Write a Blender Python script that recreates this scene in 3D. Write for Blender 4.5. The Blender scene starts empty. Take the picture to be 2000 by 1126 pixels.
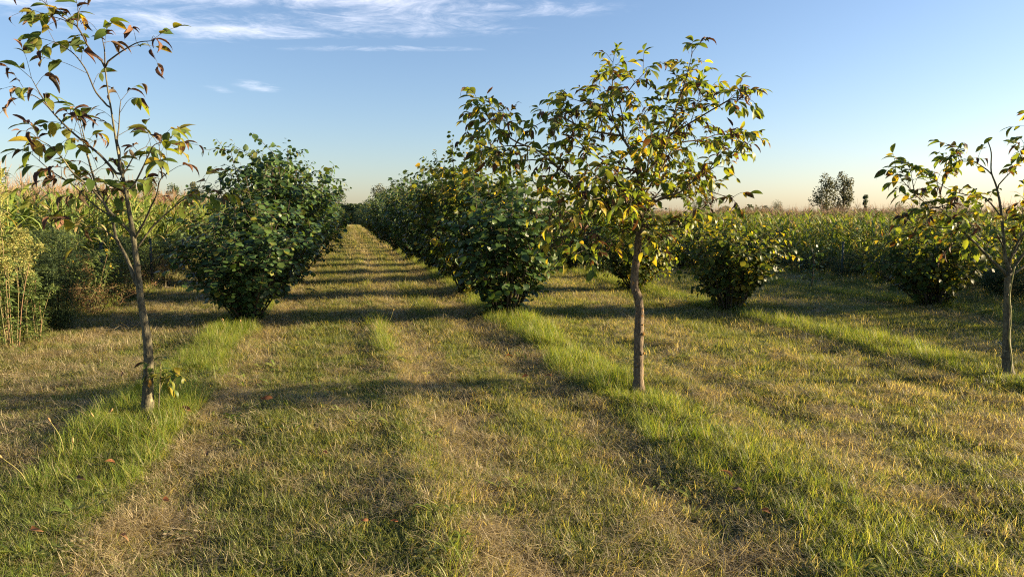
import bpy, math, random
import numpy as np
from mathutils import Vector, Matrix

S = bpy.context.scene
COL = S.collection
rng = np.random.default_rng(7)
R = math.radians

# ------------------------------------------------------------------ camera, sky, sun, exposure
FPX, CAMH = 1400.0, 1.6
PITCH = math.atan((563 - 420) / FPX)
cam_d = bpy.data.cameras.new('camera')
cam = bpy.data.objects.new('camera', cam_d)
COL.objects.link(cam)
cam_d.sensor_fit = 'HORIZONTAL'
cam_d.angle_x = 2 * math.atan(1000 / FPX)
cam_d.clip_start, cam_d.clip_end = 0.05, 6000
cam.location = (0, 0, CAMH)
cam.rotation_euler = (math.pi / 2 - PITCH, 0, 0)
S.camera = cam

SUN_EL = R(12.8)
SUN_TRAVEL_XY = Vector((-0.994, -0.11)).normalized()          # direction the light travels over the ground
sun_az = math.atan2(-SUN_TRAVEL_XY.x, -SUN_TRAVEL_XY.y)        # clockwise from +Y
world = bpy.data.worlds.new('World')
S.world = world
world.use_nodes = True
SKY_STRENGTH = 0.05
sun_d = bpy.data.lights.new('sun', 'SUN')
sun_d.energy = 5.0
sun_d.angle = R(0.53)
sun_d.color = (1.0, 0.78, 0.47)
sun_o = bpy.data.objects.new('sun', sun_d)
COL.objects.link(sun_o)
tv = Vector((SUN_TRAVEL_XY.x * math.cos(SUN_EL), SUN_TRAVEL_XY.y * math.cos(SUN_EL), -math.sin(SUN_EL)))
sun_o.rotation_euler = tv.to_track_quat('-Z', 'Y').to_euler()
sun_o.location = (40, 5, 30)
S.view_settings.view_transform = 'Standard'
S.view_settings.look = 'None'
S.view_settings.gamma = 1.0
S.view_settings.use_curve_mapping = False
S.view_settings.exposure = 2.2
S.render.engine = 'CYCLES'
S.cycles.use_denoising = False
S.cycles.filter_width = 1.15
S.cycles.max_bounces = 6
S.cycles.diffuse_bounces = 3
S.cycles.transmission_bounces = 4
S.cycles.transparent_max_bounces = 4
S.cycles.caustics_reflective = False
S.cycles.caustics_refractive = False


class NT:
    """short wrapper for building node trees"""
    def __init__(s, tree):
        s.t = tree
        tree.nodes.clear()

    def n(s, typ, **kw):
        nd = s.t.nodes.new(typ)
        for k, v in kw.items():
            setattr(nd, k, v)
        return nd

    def l(s, a, b):
        s.t.links.new(a, b)

    def val(s, sock, v):
        if isinstance(v, bpy.types.NodeSocket):
            s.l(v, sock)
        else:
            sock.default_value = v

    def math(s, op, a, b=None, c=None, clamp=False):
        nd = s.n('ShaderNodeMath', operation=op, use_clamp=clamp)
        for i, v in enumerate((a, b, c)):
            if v is not None:
                s.val(nd.inputs[i], v)
        return nd.outputs[0]

    def mix(s, f, a, b, blend='MIX'):
        nd = s.n('ShaderNodeMix', data_type='RGBA', blend_type=blend)
        s.val(nd.inputs[0], f)
        for sock, v in ((nd.inputs[6], a), (nd.inputs[7], b)):
            s.val(sock, v if isinstance(v, bpy.types.NodeSocket) else (*v, 1))
        return nd.outputs[2]

    def ramp(s, f, stops, interp='LINEAR'):
        nd = s.n('ShaderNodeValToRGB')
        cr = nd.color_ramp
        cr.interpolation = interp
        while len(cr.elements) < len(stops):
            cr.elements.new(0.5)
        for e, (p, c) in zip(cr.elements, stops):
            e.position = p
            e.color = (*c, 1)
        s.val(nd.inputs[0], f)
        return nd.outputs[0]

    def smooth(s, v, a, b):
        nd = s.n('ShaderNodeMapRange', interpolation_type='SMOOTHSTEP')
        s.val(nd.inputs[0], v)
        nd.inputs[1].default_value, nd.inputs[2].default_value = a, b
        return nd.outputs[0]

    def noise(s, vec, scale, detail=4, rough=0.55, dist=0.0):
        nd = s.n('ShaderNodeTexNoise')
        if vec is not None:
            s.l(vec, nd.inputs['Vector'])
        nd.inputs['Scale'].default_value = scale
        nd.inputs['Detail'].default_value = detail
        nd.inputs['Roughness'].default_value = rough
        nd.inputs['Distortion'].default_value = dist
        return nd.outputs[0]


def build_world():
    t = NT(world.node_tree)
    out = t.n('ShaderNodeOutputWorld')
    bg = t.n('ShaderNodeBackground')
    bg.inputs['Strength'].default_value = SKY_STRENGTH
    sky = t.n('ShaderNodeTexSky', sky_type='NISHITA')
    sky.sun_disc = False
    sky.sun_elevation = SUN_EL
    sky.sun_rotation = sun_az
    sky.air_density = 1.0
    sky.dust_density = 0.7
    sky.ozone_density = 2.9
    # thin high cirrus: a cloud sheet one unit up, seen along each sky direction
    tc = t.n('ShaderNodeTexCoord')
    sp = t.n('ShaderNodeSeparateXYZ')
    t.l(tc.outputs['Generated'], sp.inputs[0])
    z = t.math('MAXIMUM', sp.outputs[2], 0.02)
    cb = t.n('ShaderNodeCombineXYZ')
    t.l(t.math('DIVIDE', sp.outputs[0], z), cb.inputs[0])
    t.l(t.math('DIVIDE', sp.outputs[1], z), cb.inputs[1])
    p = cb.outputs[0]
    mp = t.n('ShaderNodeMapping')
    mp.inputs['Rotation'].default_value = (0, 0, R(-14))
    mp.inputs['Scale'].default_value = (1.3, 1.5, 1)
    t.l(p, mp.inputs[0])
    n1 = t.noise(mp.outputs[0], 1.5, 9, 0.66, 1.6)
    n2 = t.noise(mp.outputs[0], 6.0, 7, 0.7, 1.2)
    nn = t.math('ADD', t.math('MULTIPLY', n1, 0.75), t.math('MULTIPLY', n2, 0.25))
    total = None
    #        centre x, y on the sheet, radii, strength
    blobs = [(-1.30, 3.22, 1.25, 0.40, 1.0), (-0.62, 3.35, 0.85, 0.30, 1.0), (-2.45, 3.38, 0.75, 0.26, 0.9),
             (-1.45, 4.02, 0.55, 0.26, 0.75), (-0.72, 3.90, 0.90, 0.34, 0.62), (-0.20, 3.62, 0.80, 0.20, 0.62),
             (-0.85, 4.45, 0.8, 0.10, 0.45), (-2.0, 5.75, 0.18, 0.32, 0.5), (-2.35, 5.85, 0.12, 0.22, 0.35), (-1.9, 3.85, 0.8, 0.5, 0.55),
             (-1.1, 2.2, 2.6, 0.8, 0.8), (1.2, -2.5, 3.0, 1.0, 0.8), (-6, 4.6, 0.8, 1.2, 0.6)]
    for (cx, cy, rx, ry, st) in blobs:
        sub = t.n('ShaderNodeVectorMath', operation='SUBTRACT')
        t.l(p, sub.inputs[0])
        sub.inputs[1].default_value = (cx, cy, 0)
        mul = t.n('ShaderNodeVectorMath', operation='MULTIPLY')
        t.l(sub.outputs[0], mul.inputs[0])
        mul.inputs[1].default_value = (1 / rx, 1 / ry, 0)
        ln = t.n('ShaderNodeVectorMath', operation='LENGTH')
        t.l(mul.outputs[0], ln.inputs[0])
        m = t.math('MULTIPLY', t.smooth(ln.outputs[1], 1.5, 0.0), st)
        total = m if total is None else t.math('MAXIMUM', total, m)
    dens = t.smooth(t.math('ADD', nn, t.math('MULTIPLY', total, 0.42)), 0.54, 1.16)
    dens = t.math('MULTIPLY', dens, t.smooth(total, 0.0, 0.35))
    dens = t.math('MULTIPLY', dens, 0.85, clamp=True)
    tint = t.mix(1.0, sky.outputs[0], (1.04, 0.96, 1.0), 'MULTIPLY')
    col = t.mix(dens, tint, (6.6, 6.5, 7.0))
    t.l(col, bg.inputs['Color'])
    t.l(bg.outputs[0], out.inputs[0])


build_world()

# ------------------------------------------------------------------ shared geometry helpers
ct_, st_ = math.cos(PITCH), math.sin(PITCH)


def ray(px, py):
    a, b = (px - 1000) / FPX, -(py - 563) / FPX
    return a, ct_ + b * st_, -st_ + b * ct_


def at(px, py, Y):
    a, b, c = ray(px, py)
    k = Y / b
    return np.array((a * k, Y, CAMH + c * k))


def project(P):
    P = np.atleast_2d(P)
    dy, dz = P[:, 1], P[:, 2] - CAMH
    fw = dy * ct_ - dz * st_
    up = dy * st_ + dz * ct_
    return 1000 + FPX * P[:, 0] / fw, 563 - FPX * up / fw, fw


AL = R(13.0)
NU = np.array((math.cos(AL), math.sin(AL)))      # across the rows
NV = np.array((-math.sin(AL), math.cos(AL)))     # along the rows
ROWS = (-1.53, 2.47, 6.28, 9.9)


def uv2xy(u, v):
    return u * NU[0] + v * NV[0], u * NU[1] + v * NV[1]


def xy2uv(x, y):
    return x * NU[0] + y * NU[1], x * NV[0] + y * NV[1]


_lat = np.random.default_rng(99).random((256, 256))


def vnoise(x, y, seed=0):
    x = np.asarray(x, float) + seed * 17.3
    y = np.asarray(y, float) + seed * 9.7
    xi, yi = np.floor(x).astype(int), np.floor(y).astype(int)
    fx, fy = x - xi, y - yi
    fx, fy = fx * fx * (3 - 2 * fx), fy * fy * (3 - 2 * fy)
    g = lambda a, b: _lat[a % 256, b % 256]
    return (g(xi, yi) * (1 - fx) + g(xi + 1, yi) * fx) * (1 - fy) + (g(xi, yi + 1) * (1 - fx) + g(xi + 1, yi + 1) * fx) * fy


def fbm(x, y, seed=0, octv=4):
    s, a, tot = 0, 1.0, 0
    for k in range(octv):
        s = s + a * vnoise(np.asarray(x) * 2 ** k, np.asarray(y) * 2 ** k, seed + k)
        tot += a
        a *= 0.55
    return s / tot


def strip_mask(u, v, wid=0.30):
    """1 in the unmown strip along each tree row, ragged edges"""
    e = (fbm(np.asarray(u) * 1.2, np.asarray(v) * 1.1, 5, 3) - 0.5) * 0.34
    m = 0
    for r in ROWS:
        d = np.abs(u - r + 0.05) + e
        m = np.maximum(m, np.clip((wid + 0.03 - d) / 0.08, 0, 1))
    return m


def height(x, y):
    x, y = np.asarray(x, float), np.asarray(y, float)
    u, v = xy2uv(x, y)
    h = (fbm(x * 0.8, y * 0.8, 1, 3) - 0.5) * 0.10 + (fbm(x * 3.1, y * 3.1, 2, 2) - 0.5) * 0.035
    for r in ROWS:
        h = h + 0.035 * np.exp(-((u - r) / 0.4) ** 2)
    for c in (-0.95, 0.85, 1.75, 3.4, 5.3):          # tractor ruts
        h = h - 0.022 * np.exp(-((u - c) / 0.2) ** 2)
    h = h + 0.03 * np.exp(-((u - 0.42) / 0.14) ** 2)
    far = np.clip((np.hypot(x, y) - 40) / 40, 0, 1)
    return h * (1 - far)


def dryness(x, y):
    u, v = xy2uv(x, y)
    d = 0.46 + (fbm(u * 1.3, v * 0.45, 11, 4) - 0.5) * 0.6 + (fbm(x * 4.2, y * 4.2, 12, 3) - 0.5) * 1.15
    g = lambda c, w: np.exp(-((u - c) / w) ** 2)
    d = d + 0.30 * g(0.78, 0.24) + 0.28 * g(-1.02, 0.20) + 0.28 * g(1.88, 0.26) + 0.15 * g(-2.9, 0.8)
    d = d - 0.20 * g(-0.35, 0.32) - 0.22 * g(1.32, 0.20) 
    d = d + 0.10 * g(4.4, 1.0) + 0.1 * g(3.3, 0.25)
    wr = np.sin((u - v * 0.18) * 3.4 + (fbm(x, y, 13, 2) - 0.5) * 3)     # raked windrows right of the walnut row
    d = d + np.where(u > 2.9, 0.14 * wr - 0.06, 0.0)
    d = d - 0.75 * strip_mask(u, v)
    return np.clip(d, 0, 1)


def gz(x, y):
    return float(height(x, y))


def link(o):
    COL.objects.link(o)
    return o


def tag(o, label=None, cat=None, group=None, kind=None):
    for k, v in (('label', label), ('category', cat), ('group', group), ('kind', kind)):
        if v:
            o[k] = v
    return o


def empty(name, loc, label, cat, group=None, rz=0.0):
    o = link(bpy.data.objects.new(name, None))
    o.empty_display_size = 0.1
    o.location = loc
    o.rotation_euler = (0, 0, rz)
    return tag(o, label, cat, group)


def child(name, me, parent, mat_local=None, kind=None):
    o = link(bpy.data.objects.new(name, me))
    if parent is not None:
        o.parent = parent
    if mat_local is not None:
        o.matrix_local = mat_local
    if kind:
        o['kind'] = kind
    return o


class MB:
    """collects geometry in numpy blocks and makes one mesh out of it"""
    def __init__(s):
        s.v, s.f, s.r, s.n = [], [], [], 0
        s.mi = []

    def add(s, verts, faces, rnd=0.0, mi=0):
        verts = np.asarray(verts, float).reshape(-1, 3)
        s.v.append(verts)
        for f in faces:
            s.f.append([i + s.n for i in f])
        s.mi += [mi] * len(faces)
        s.r.append(np.full(len(verts), rnd))
        s.n += len(verts)

    def tube(s, pts, rad, n=7, rnd=0.0, mi=0, jit=0.0):
        pts = np.asarray(pts, float)
        rad = np.broadcast_to(np.asarray(rad, float), (len(pts),))
        d = np.gradient(pts, axis=0)
        d /= np.linalg.norm(d, axis=1)[:, None] + 1e-9
        ref = np.array((0.31, 0.9, 0.2)) if abs(d[0][2]) > 0.7 else np.array((0.1, 0.2, 1.0))
        V = []
        for i in range(len(pts)):
            a = np.cross(d[i], ref); a /= np.linalg.norm(a) + 1e-9
            b = np.cross(d[i], a)
            ang = np.arange(n) * 2 * math.pi / n
            rr = rad[i] * (1 + (rng.random(n) - 0.5) * jit)
            V.append(pts[i] + (np.cos(ang) * rr)[:, None] * a + (np.sin(ang) * rr)[:, None] * b)
        V = np.concatenate(V)
        F = []
        for i in range(len(pts) - 1):
            for k in range(n):
                F.append((i * n + k, i * n + (k + 1) % n, (i + 1) * n + (k + 1) % n, (i + 1) * n + k))
        F.append(tuple(range(n))[::-1])
        F.append(tuple(range((len(pts) - 1) * n, len(pts) * n)))
        s.add(V, F, rnd, mi)

    def mesh(s, name, mats, smooth=True):
        me = bpy.data.meshes.new(name)
        V = np.concatenate(s.v) if s.v else np.zeros((0, 3))
        me.from_pydata(V.tolist(), [], s.f)
        for m in (mats if isinstance(mats, (list, tuple)) else [mats]):
            me.materials.append(m)
        if s.r:
            at_ = me.attributes.new('rnd', 'FLOAT', 'POINT')
            at_.data.foreach_set('value', np.concatenate(s.r).astype(np.float32))
        if s.f:
            me.polygons.foreach_set('material_index', np.array(s.mi, dtype=np.int32))
            me.polygons.foreach_set('use_smooth', np.full(len(s.f), smooth))
        me.update()
        return me


def stamp_mesh(name, batches, mats, smooth=True):
    """batches: (template_verts (k,3), template_faces, M (n,4,4), rnd (n,), material index) joined to one mesh"""
    Vs, loops, starts, tot, rnds, mis = [], [], [], [], [], []
    voff = loff = 0
    for tv_, tf_, M, rn, mi in batches:
        n = len(M)
        if n == 0:
            continue
        tv_ = np.asarray(tv_, float)
        k = len(tv_)
        W = np.einsum('nij,kj->nki', M[:, :3, :3], tv_) + M[:, None, :3, 3]
        Vs.append(W.reshape(-1, 3))
        flat = np.concatenate([np.asarray(f) for f in tf_])
        ln = np.array([len(f) for f in tf_])
        lp = (flat[None, :] + (np.arange(n) * k)[:, None] + voff).reshape(-1)
        loops.append(lp)
        tl = np.tile(ln, n)
        tot.append(tl)
        rnds.append(np.repeat(rn, k))
        mis.append(np.full(len(tl), mi))
        voff += n * k
    V = np.concatenate(Vs); L = np.concatenate(loops); T = np.concatenate(tot)
    me = bpy.data.meshes.new(name)
    me.vertices.add(len(V)); me.vertices.foreach_set('co', V.astype(np.float32).ravel())
    me.loops.add(len(L)); me.loops.foreach_set('vertex_index', L.astype(np.int32))
    me.polygons.add(len(T))
    me.polygons.foreach_set('loop_start', np.concatenate(([0], np.cumsum(T)[:-1])).astype(np.int32))
    me.polygons.foreach_set('loop_total', T.astype(np.int32))
    for m in (mats if isinstance(mats, (list, tuple)) else [mats]):
        me.materials.append(m)
    me.polygons.foreach_set('material_index', np.concatenate(mis).astype(np.int32))
    me.polygons.foreach_set('use_smooth', np.full(len(T), smooth))
    a = me.attributes.new('rnd', 'FLOAT', 'POINT')
    a.data.foreach_set('value', np.concatenate(rnds).astype(np.float32))
    me.update(calc_edges=True)
    return me


def template_mesh(name, tmpl, mats):
    return stamp_mesh(name, [(tmpl[0], tmpl[1], np.eye(4)[None], np.zeros(1), 0)], mats)


def spline(pts, per=4):
    """Catmull-Rom through pts (any dimension)"""
    P = np.asarray(pts, float)
    P = np.vstack((2 * P[0] - P[1], P, 2 * P[-1] - P[-2]))
    out = []
    for i in range(1, len(P) - 2):
        for k in range(per):
            t = k / per
            a, b, c, d = P[i - 1], P[i], P[i + 1], P[i + 2]
            out.append(0.5 * (2 * b + (c - a) * t + (2 * a - 5 * b + 4 * c - d) * t * t + (3 * b - a - 3 * c + d) * t ** 3))
    out.append(P[-2])
    return np.array(out)


def nrm(v):
    v = np.asarray(v, float)
    return v / (np.linalg.norm(v, axis=-1, keepdims=True) + 1e-12)


def frames(pos, ydir, zdir, scale):
    """matrices whose Y is ydir (leaf tip) and Z is as near zdir as it can be (leaf face)"""
    y = nrm(ydir)
    x = nrm(np.cross(y, zdir))
    z = np.cross(x, y)
    n = len(y)
    M = np.zeros((n, 4, 4))
    s = np.broadcast_to(np.asarray(scale, float), (n,))[:, None]
    M[:, :3, 0] = x * s; M[:, :3, 1] = y * s; M[:, :3, 2] = z * s
    M[:, :3, 3] = pos
    M[:, 3, 3] = 1
    return M


def leaf_template(outline, fold=0.25, droop=0.25, twist=0.0, wave=0.0, curl=0.0):
    """a leaf one unit long: half widths along the midrib, folded on the midrib and drooping to the tip"""
    V, F = [], []
    for i, (t, w) in enumerate(outline):
        y = math.sin(min(droop * t * 2.2, 1.5)) / max(droop * 2.2, 1e-3) if droop else t
        z = -droop * t * t
        a = twist * t
        for sgn in (-1, 0, 1):
            xx = sgn * w * math.cos(fold + curl * t)
            zz = abs(sgn) * w * math.sin(fold + curl * t) + wave * sgn * math.sin(t * 9)
            V.append((xx * math.cos(a) - zz * math.sin(a), y, z + xx * math.sin(a) + zz * math.cos(a)))
    for i in range(len(outline) - 1):
        b = i * 3
        F += [(b, b + 1, b + 4, b + 3), (b + 1, b + 2, b + 5, b + 4)]
    return np.array(V), F


# ------------------------------------------------------------------ materials
def new_mat(name):
    m = bpy.data.materials.new(name)
    m.use_nodes = True
    return m, NT(m.node_tree)


def rnd_socket(t):
    a = t.n('ShaderNodeAttribute', attribute_name='rnd')
    oi = t.n('ShaderNodeObjectInfo')
    return t.math('FRACT', t.math('ADD', a.outputs['Fac'], oi.outputs['Random']))


def leaf_mat(name, stops, trans=0.4, tcol=(1.25, 1.15, 0.5), rough=0.45, under=0.3, blotch=None, spec=0.25):
    m, t = new_mat(name)
    out = t.n('ShaderNodeOutputMaterial')
    r = rnd_socket(t)
    col = t.ramp(r, stops)
    tc = t.n('ShaderNodeTexCoord')
    geo = t.n('ShaderNodeNewGeometry')
    nz = t.noise(geo.outputs['Position'], 60, 3, 0.6)
    col = t.mix(t.math('MULTIPLY', nz, 0.5), col, t.mix(1.0, col, (0.5, 0.55, 0.5), 'MULTIPLY'))
    if blotch:
        bz = t.noise(geo.outputs['Position'], blotch[1], 3, 0.6)
        thr = t.math('ADD', bz, t.math('MULTIPLY', t.math('SUBTRACT', t.math('FRACT', t.math('MULTIPLY', r, 7.31)), 0.5), 0.45))
        col = t.mix(t.smooth(thr, blotch[2], blotch[2] + 0.09), col, blotch[0])
    col_b = t.mix(under, col, t.mix(0.5, col, (0.28, 0.33, 0.22)))
    c2 = t.mix(geo.outputs['Backfacing'], col, col_b)
    p = t.n('ShaderNodeBsdfPrincipled')
    t.l(c2, p.inputs['Base Color'])
    p.inputs['Roughness'].default_value = rough
    p.inputs['Specular IOR Level'].default_value = spec
    tr = t.n('ShaderNodeBsdfTranslucent')
    t.l(t.mix(1.0, col, tcol, 'MULTIPLY'), tr.inputs['Color'])
    mx = t.n('ShaderNodeMixShader')
    mx.inputs[0].default_value = trans
    t.l(p.outputs[0], mx.inputs[1]); t.l(tr.outputs[0], mx.inputs[2])
    t.l(mx.outputs[0], out.inputs[0])
    return m


def bark_mat(name, base, dark, lichen=None, scale=30, lich_scale=9, lich_t=0.62):
    m, t = new_mat(name)
    out = t.n('ShaderNodeOutputMaterial')
    geo = t.n('ShaderNodeNewGeometry')
    mp = t.n('ShaderNodeMapping')
    mp.inputs['Scale'].default_value = (1, 1, 0.28)
    t.l(geo.outputs['Position'], mp.inputs[0])
    n1 = t.noise(mp.outputs[0], scale, 6, 0.65)
    n3 = t.noise(mp.outputs[0], scale * 4, 4, 0.6)
    col = t.mix(t.smooth(t.math('ADD', t.math('MULTIPLY', n1, 0.6), t.math('MULTIPLY', n3, 0.4)), 0.36, 0.64), dark, base)
    n2 = t.noise(geo.outputs['Position'], lich_scale, 5, 0.7)
    if lichen:
        for k, lc in enumerate(lichen):
            n2 = t.noise(geo.outputs['Position'], lich_scale * (1 + 0.7 * k), 5, 0.72, 0.3)
            col = t.mix(t.smooth(n2, lich_t, lich_t + 0.05), col, lc)
    p = t.n('ShaderNodeBsdfPrincipled')
    t.l(col, p.inputs['Base Color'])
    p.inputs['Roughness'].default_value = 0.85
    p.inputs['Specular IOR Level'].default_value = 0.2
    b = t.n('ShaderNodeBump')
    b.inputs['Strength'].default_value = 0.7
    b.inputs['Distance'].default_value = 0.012
    t.l(t.math('ADD', n1, t.math('MULTIPLY', n3, 0.5)), b.inputs['Height'])
    t.l(b.outputs[0], p.inputs['Normal'])
    t.l(p.outputs[0], out.inputs[0])
    return m


def plain_mat(name, col, rough=0.7, var=0.3, scale=25):
    m, t = new_mat(name)
    out = t.n('ShaderNodeOutputMaterial')
    geo = t.n('ShaderNodeNewGeometry')
    n1 = t.noise(geo.outputs['Position'], scale, 4, 0.6)
    c = t.mix(n1, [k * (1 - var) for k in col], [min(1, k * (1 + var)) for k in col])
    p = t.n('ShaderNodeBsdfPrincipled')
    t.l(c, p.inputs['Base Color'])
    p.inputs['Roughness'].default_value = rough
    t.l(p.outputs[0], out.inputs[0])
    return m


M_WALNUT = leaf_mat('walnut_leaf', [(0, (0.07, 0.115, 0.028)), (0.35, (0.12, 0.18, 0.04)), (0.65, (0.18, 0.23, 0.046)),
                                    (0.85, (0.24, 0.235, 0.042)), (1, (0.42, 0.32, 0.04))], 0.55, (1.5, 1.3, 0.4), 0.42, 0.4,
                    ((0.085, 0.04, 0.022), 16, 0.66))
M_WALNUT_DEAD = leaf_mat('walnut_leaf_withered', [(0, (0.045, 0.026, 0.018)), (0.5, (0.10, 0.05, 0.03)), (0.8, (0.17, 0.085, 0.045)),
                                                  (1, (0.20, 0.11, 0.05))], 0.2, (1.2, 0.9, 0.6), 0.7, 0.2)
M_HAZEL = leaf_mat('hazel_leaf', [(0, (0.032, 0.068, 0.026)), (0.4, (0.052, 0.10, 0.032)), (0.8, (0.085, 0.142, 0.038)),
                                  (0.94, (0.085, 0.125, 0.03)), (1, (0.20, 0.19, 0.03))], 0.30, (1.4, 1.25, 0.4), 0.40, 0.4,
                   ((0.12, 0.07, 0.03), 22, 0.80))
M_HAZEL_Y = leaf_mat('hazel_leaf_yellowing', [(0, (0.045, 0.08, 0.024)), (0.45, (0.08, 0.125, 0.03)), (0.75, (0.14, 0.17, 0.036)),
                                              (0.92, (0.24, 0.22, 0.035)), (1, (0.45, 0.33, 0.045))], 0.55, (1.5, 1.3, 0.4), 0.45, 0.4,
                     ((0.14, 0.08, 0.03), 22, 0.80))
M_FAR = leaf_mat('far_foliage', [(0, (0.035, 0.06, 0.028)), (0.5, (0.055, 0.085, 0.035)), (1, (0.09, 0.12, 0.045))], 0.2, rough=0.7)
M_FAR_DRY = leaf_mat('far_foliage_olive', [(0, (0.06, 0.065, 0.035)), (0.5, (0.09, 0.095, 0.05)), (1, (0.14, 0.13, 0.06))], 0.2, rough=0.7)
M_MAIZE = leaf_mat('maize_leaf', [(0, (0.10, 0.165, 0.034)), (0.4, (0.18, 0.255, 0.05)), (0.75, (0.29, 0.33, 0.08)),
                                  (0.86, (0.34, 0.29, 0.10)), (1, (0.42, 0.31, 0.15))], 0.35, (1.2, 1.1, 0.5), 0.5, 0.25)
M_TASSEL = leaf_mat('maize_tassel', [(0, (0.24, 0.15, 0.09)), (1, (0.38, 0.26, 0.16))], 0.2, (1, 0.9, 0.7), 0.8)
M_PLUME = leaf_mat('weed_plume', [(0, (0.26, 0.27, 0.07)), (0.6, (0.42, 0.40, 0.12)), (1, (0.52, 0.46, 0.2))], 0.3, (1.1, 1, 0.6), 0.8)
M_WEED = leaf_mat('weed_leaf', [(0, (0.06, 0.10, 0.034)), (0.6, (0.11, 0.165, 0.045)), (1, (0.19, 0.23, 0.06))], 0.3, rough=0.6)
M_WEED_DARK = leaf_mat('weed_leaf_dark', [(0, (0.03, 0.055, 0.026)), (0.6, (0.055, 0.09, 0.038)), (1, (0.09, 0.125, 0.048))], 0.25, rough=0.65)
M_DOCK = leaf_mat('dry_weed_seed', [(0, (0.12, 0.06, 0.03)), (0.6, (0.24, 0.13, 0.06)), (1, (0.33, 0.2, 0.1))], 0.2, (1.1, 0.9, 0.6), 0.8)
M_FLOWER = leaf_mat('yellow_flower', [(0, (0.6, 0.40, 0.02)), (1, (0.7, 0.5, 0.04))], 0.3, (1, 1, 0.5), 0.6)
M_STEM = leaf_mat('weed_stem', [(0, (0.10, 0.11, 0.04)), (0.6, (0.16, 0.13, 0.06)), (1, (0.20, 0.11, 0.07))], 0.0, rough=0.7)
M_BARK_L = bark_mat('walnut_bark_olive', (0.15, 0.135, 0.085), (0.045, 0.042, 0.03), [(0.22, 0.20, 0.12)], 26, 14, 0.60)
M_BARK_M = bark_mat('walnut_bark_brown', (0.19, 0.145, 0.095), (0.065, 0.048, 0.034), [(0.13, 0.12, 0.07), (0.40, 0.19, 0.05)], 30, 12, 0.62)
M_TWIG = bark_mat('walnut_twig', (0.11, 0.095, 0.06), (0.045, 0.038, 0.03))
M_HSTEM = bark_mat('hazel_stem', (0.10, 0.08, 0.055), (0.04, 0.03, 0.025))
M_POST = plain_mat('fence_post_metal', (0.035, 0.050, 0.046), 0.8)
M_LICHEN = plain_mat('orange_lichen', (0.42, 0.21, 0.035), 0.9, 0.3, 90)
M_FALLEN = leaf_mat('fallen_leaf', [(0, (0.16, 0.07, 0.035)), (0.5, (0.32, 0.125, 0.05)), (1, (0.24, 0.14, 0.07))], 0.25, (1.2, 0.9, 0.6), 0.7)
M_FALLEN_DARK = leaf_mat('fallen_leaf_dark', [(0, (0.05, 0.03, 0.02)), (1, (0.10, 0.055, 0.035))], 0.1, rough=0.7)
M_SEED = leaf_mat('seed_head', [(0, (0.30, 0.18, 0.08)), (1, (0.42, 0.28, 0.12))], 0.1, (1, 0.9, 0.6), 0.8)
M_SEEDSTALK = leaf_mat('seed_stalk', [(0, (0.30, 0.30, 0.10)), (1, (0.38, 0.33, 0.12))], 0.2, (1, 1, 0.6), 0.6)


def grass_mat():
    m, t = new_mat('grass_blades')
    out = t.n('ShaderNodeOutputMaterial')
    dr = t.n('ShaderNodeAttribute', attribute_type='INSTANCER', attribute_name='dry')
    tl = t.n('ShaderNodeAttribute', attribute_type='INSTANCER', attribute_name='tall')
    a = t.n('ShaderNodeAttribute', attribute_name='rnd')
    oi = t.n('ShaderNodeObjectInfo')
    r = t.math('FRACT', t.math('ADD', a.outputs['Fac'], oi.outputs['Random']))
    green = t.ramp(r, [(0, (0.06, 0.085, 0.025)), (0.45, (0.125, 0.16, 0.042)), (0.8, (0.21, 0.23, 0.068)), (1, (0.31, 0.29, 0.12))])
    lush = t.ramp(r, [(0, (0.07, 0.12, 0.02)), (0.5, (0.15, 0.22, 0.032)), (0.85, (0.24, 0.29, 0.045)), (1, (0.34, 0.32, 0.10))])
    straw = t.ramp(r, [(0, (0.18, 0.145, 0.09)), (0.5, (0.37, 0.31, 0.19)), (1, (0.54, 0.47, 0.32))])
    g = t.mix(tl.outputs['Fac'], green, lush)
    f = t.smooth(t.math('ADD', dr.outputs['Fac'], t.math('MULTIPLY', t.math('SUBTRACT', t.math('FRACT', t.math('MULTIPLY', r, 5.7)), 0.5), 0.7)), 0.40, 0.66)
    col = t.mix(f, g, straw)
    p = t.n('ShaderNodeBsdfPrincipled')
    t.l(col, p.inputs['Base Color'])
    p.inputs['Roughness'].default_value = 0.5
    p.inputs['Specular IOR Level'].default_value = 0.35
    tr = t.n('ShaderNodeBsdfTranslucent')
    t.l(t.mix(1.0, col, (1.6, 1.45, 0.55), 'MULTIPLY'), tr.inputs['Color'])
    mx = t.n('ShaderNodeMixShader')
    mx.inputs[0].default_value = 0.48
    t.l(p.outputs[0], mx.inputs[1]); t.l(tr.outputs[0], mx.inputs[2])
    t.l(mx.outputs[0], out.inputs[0])
    return m


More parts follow.
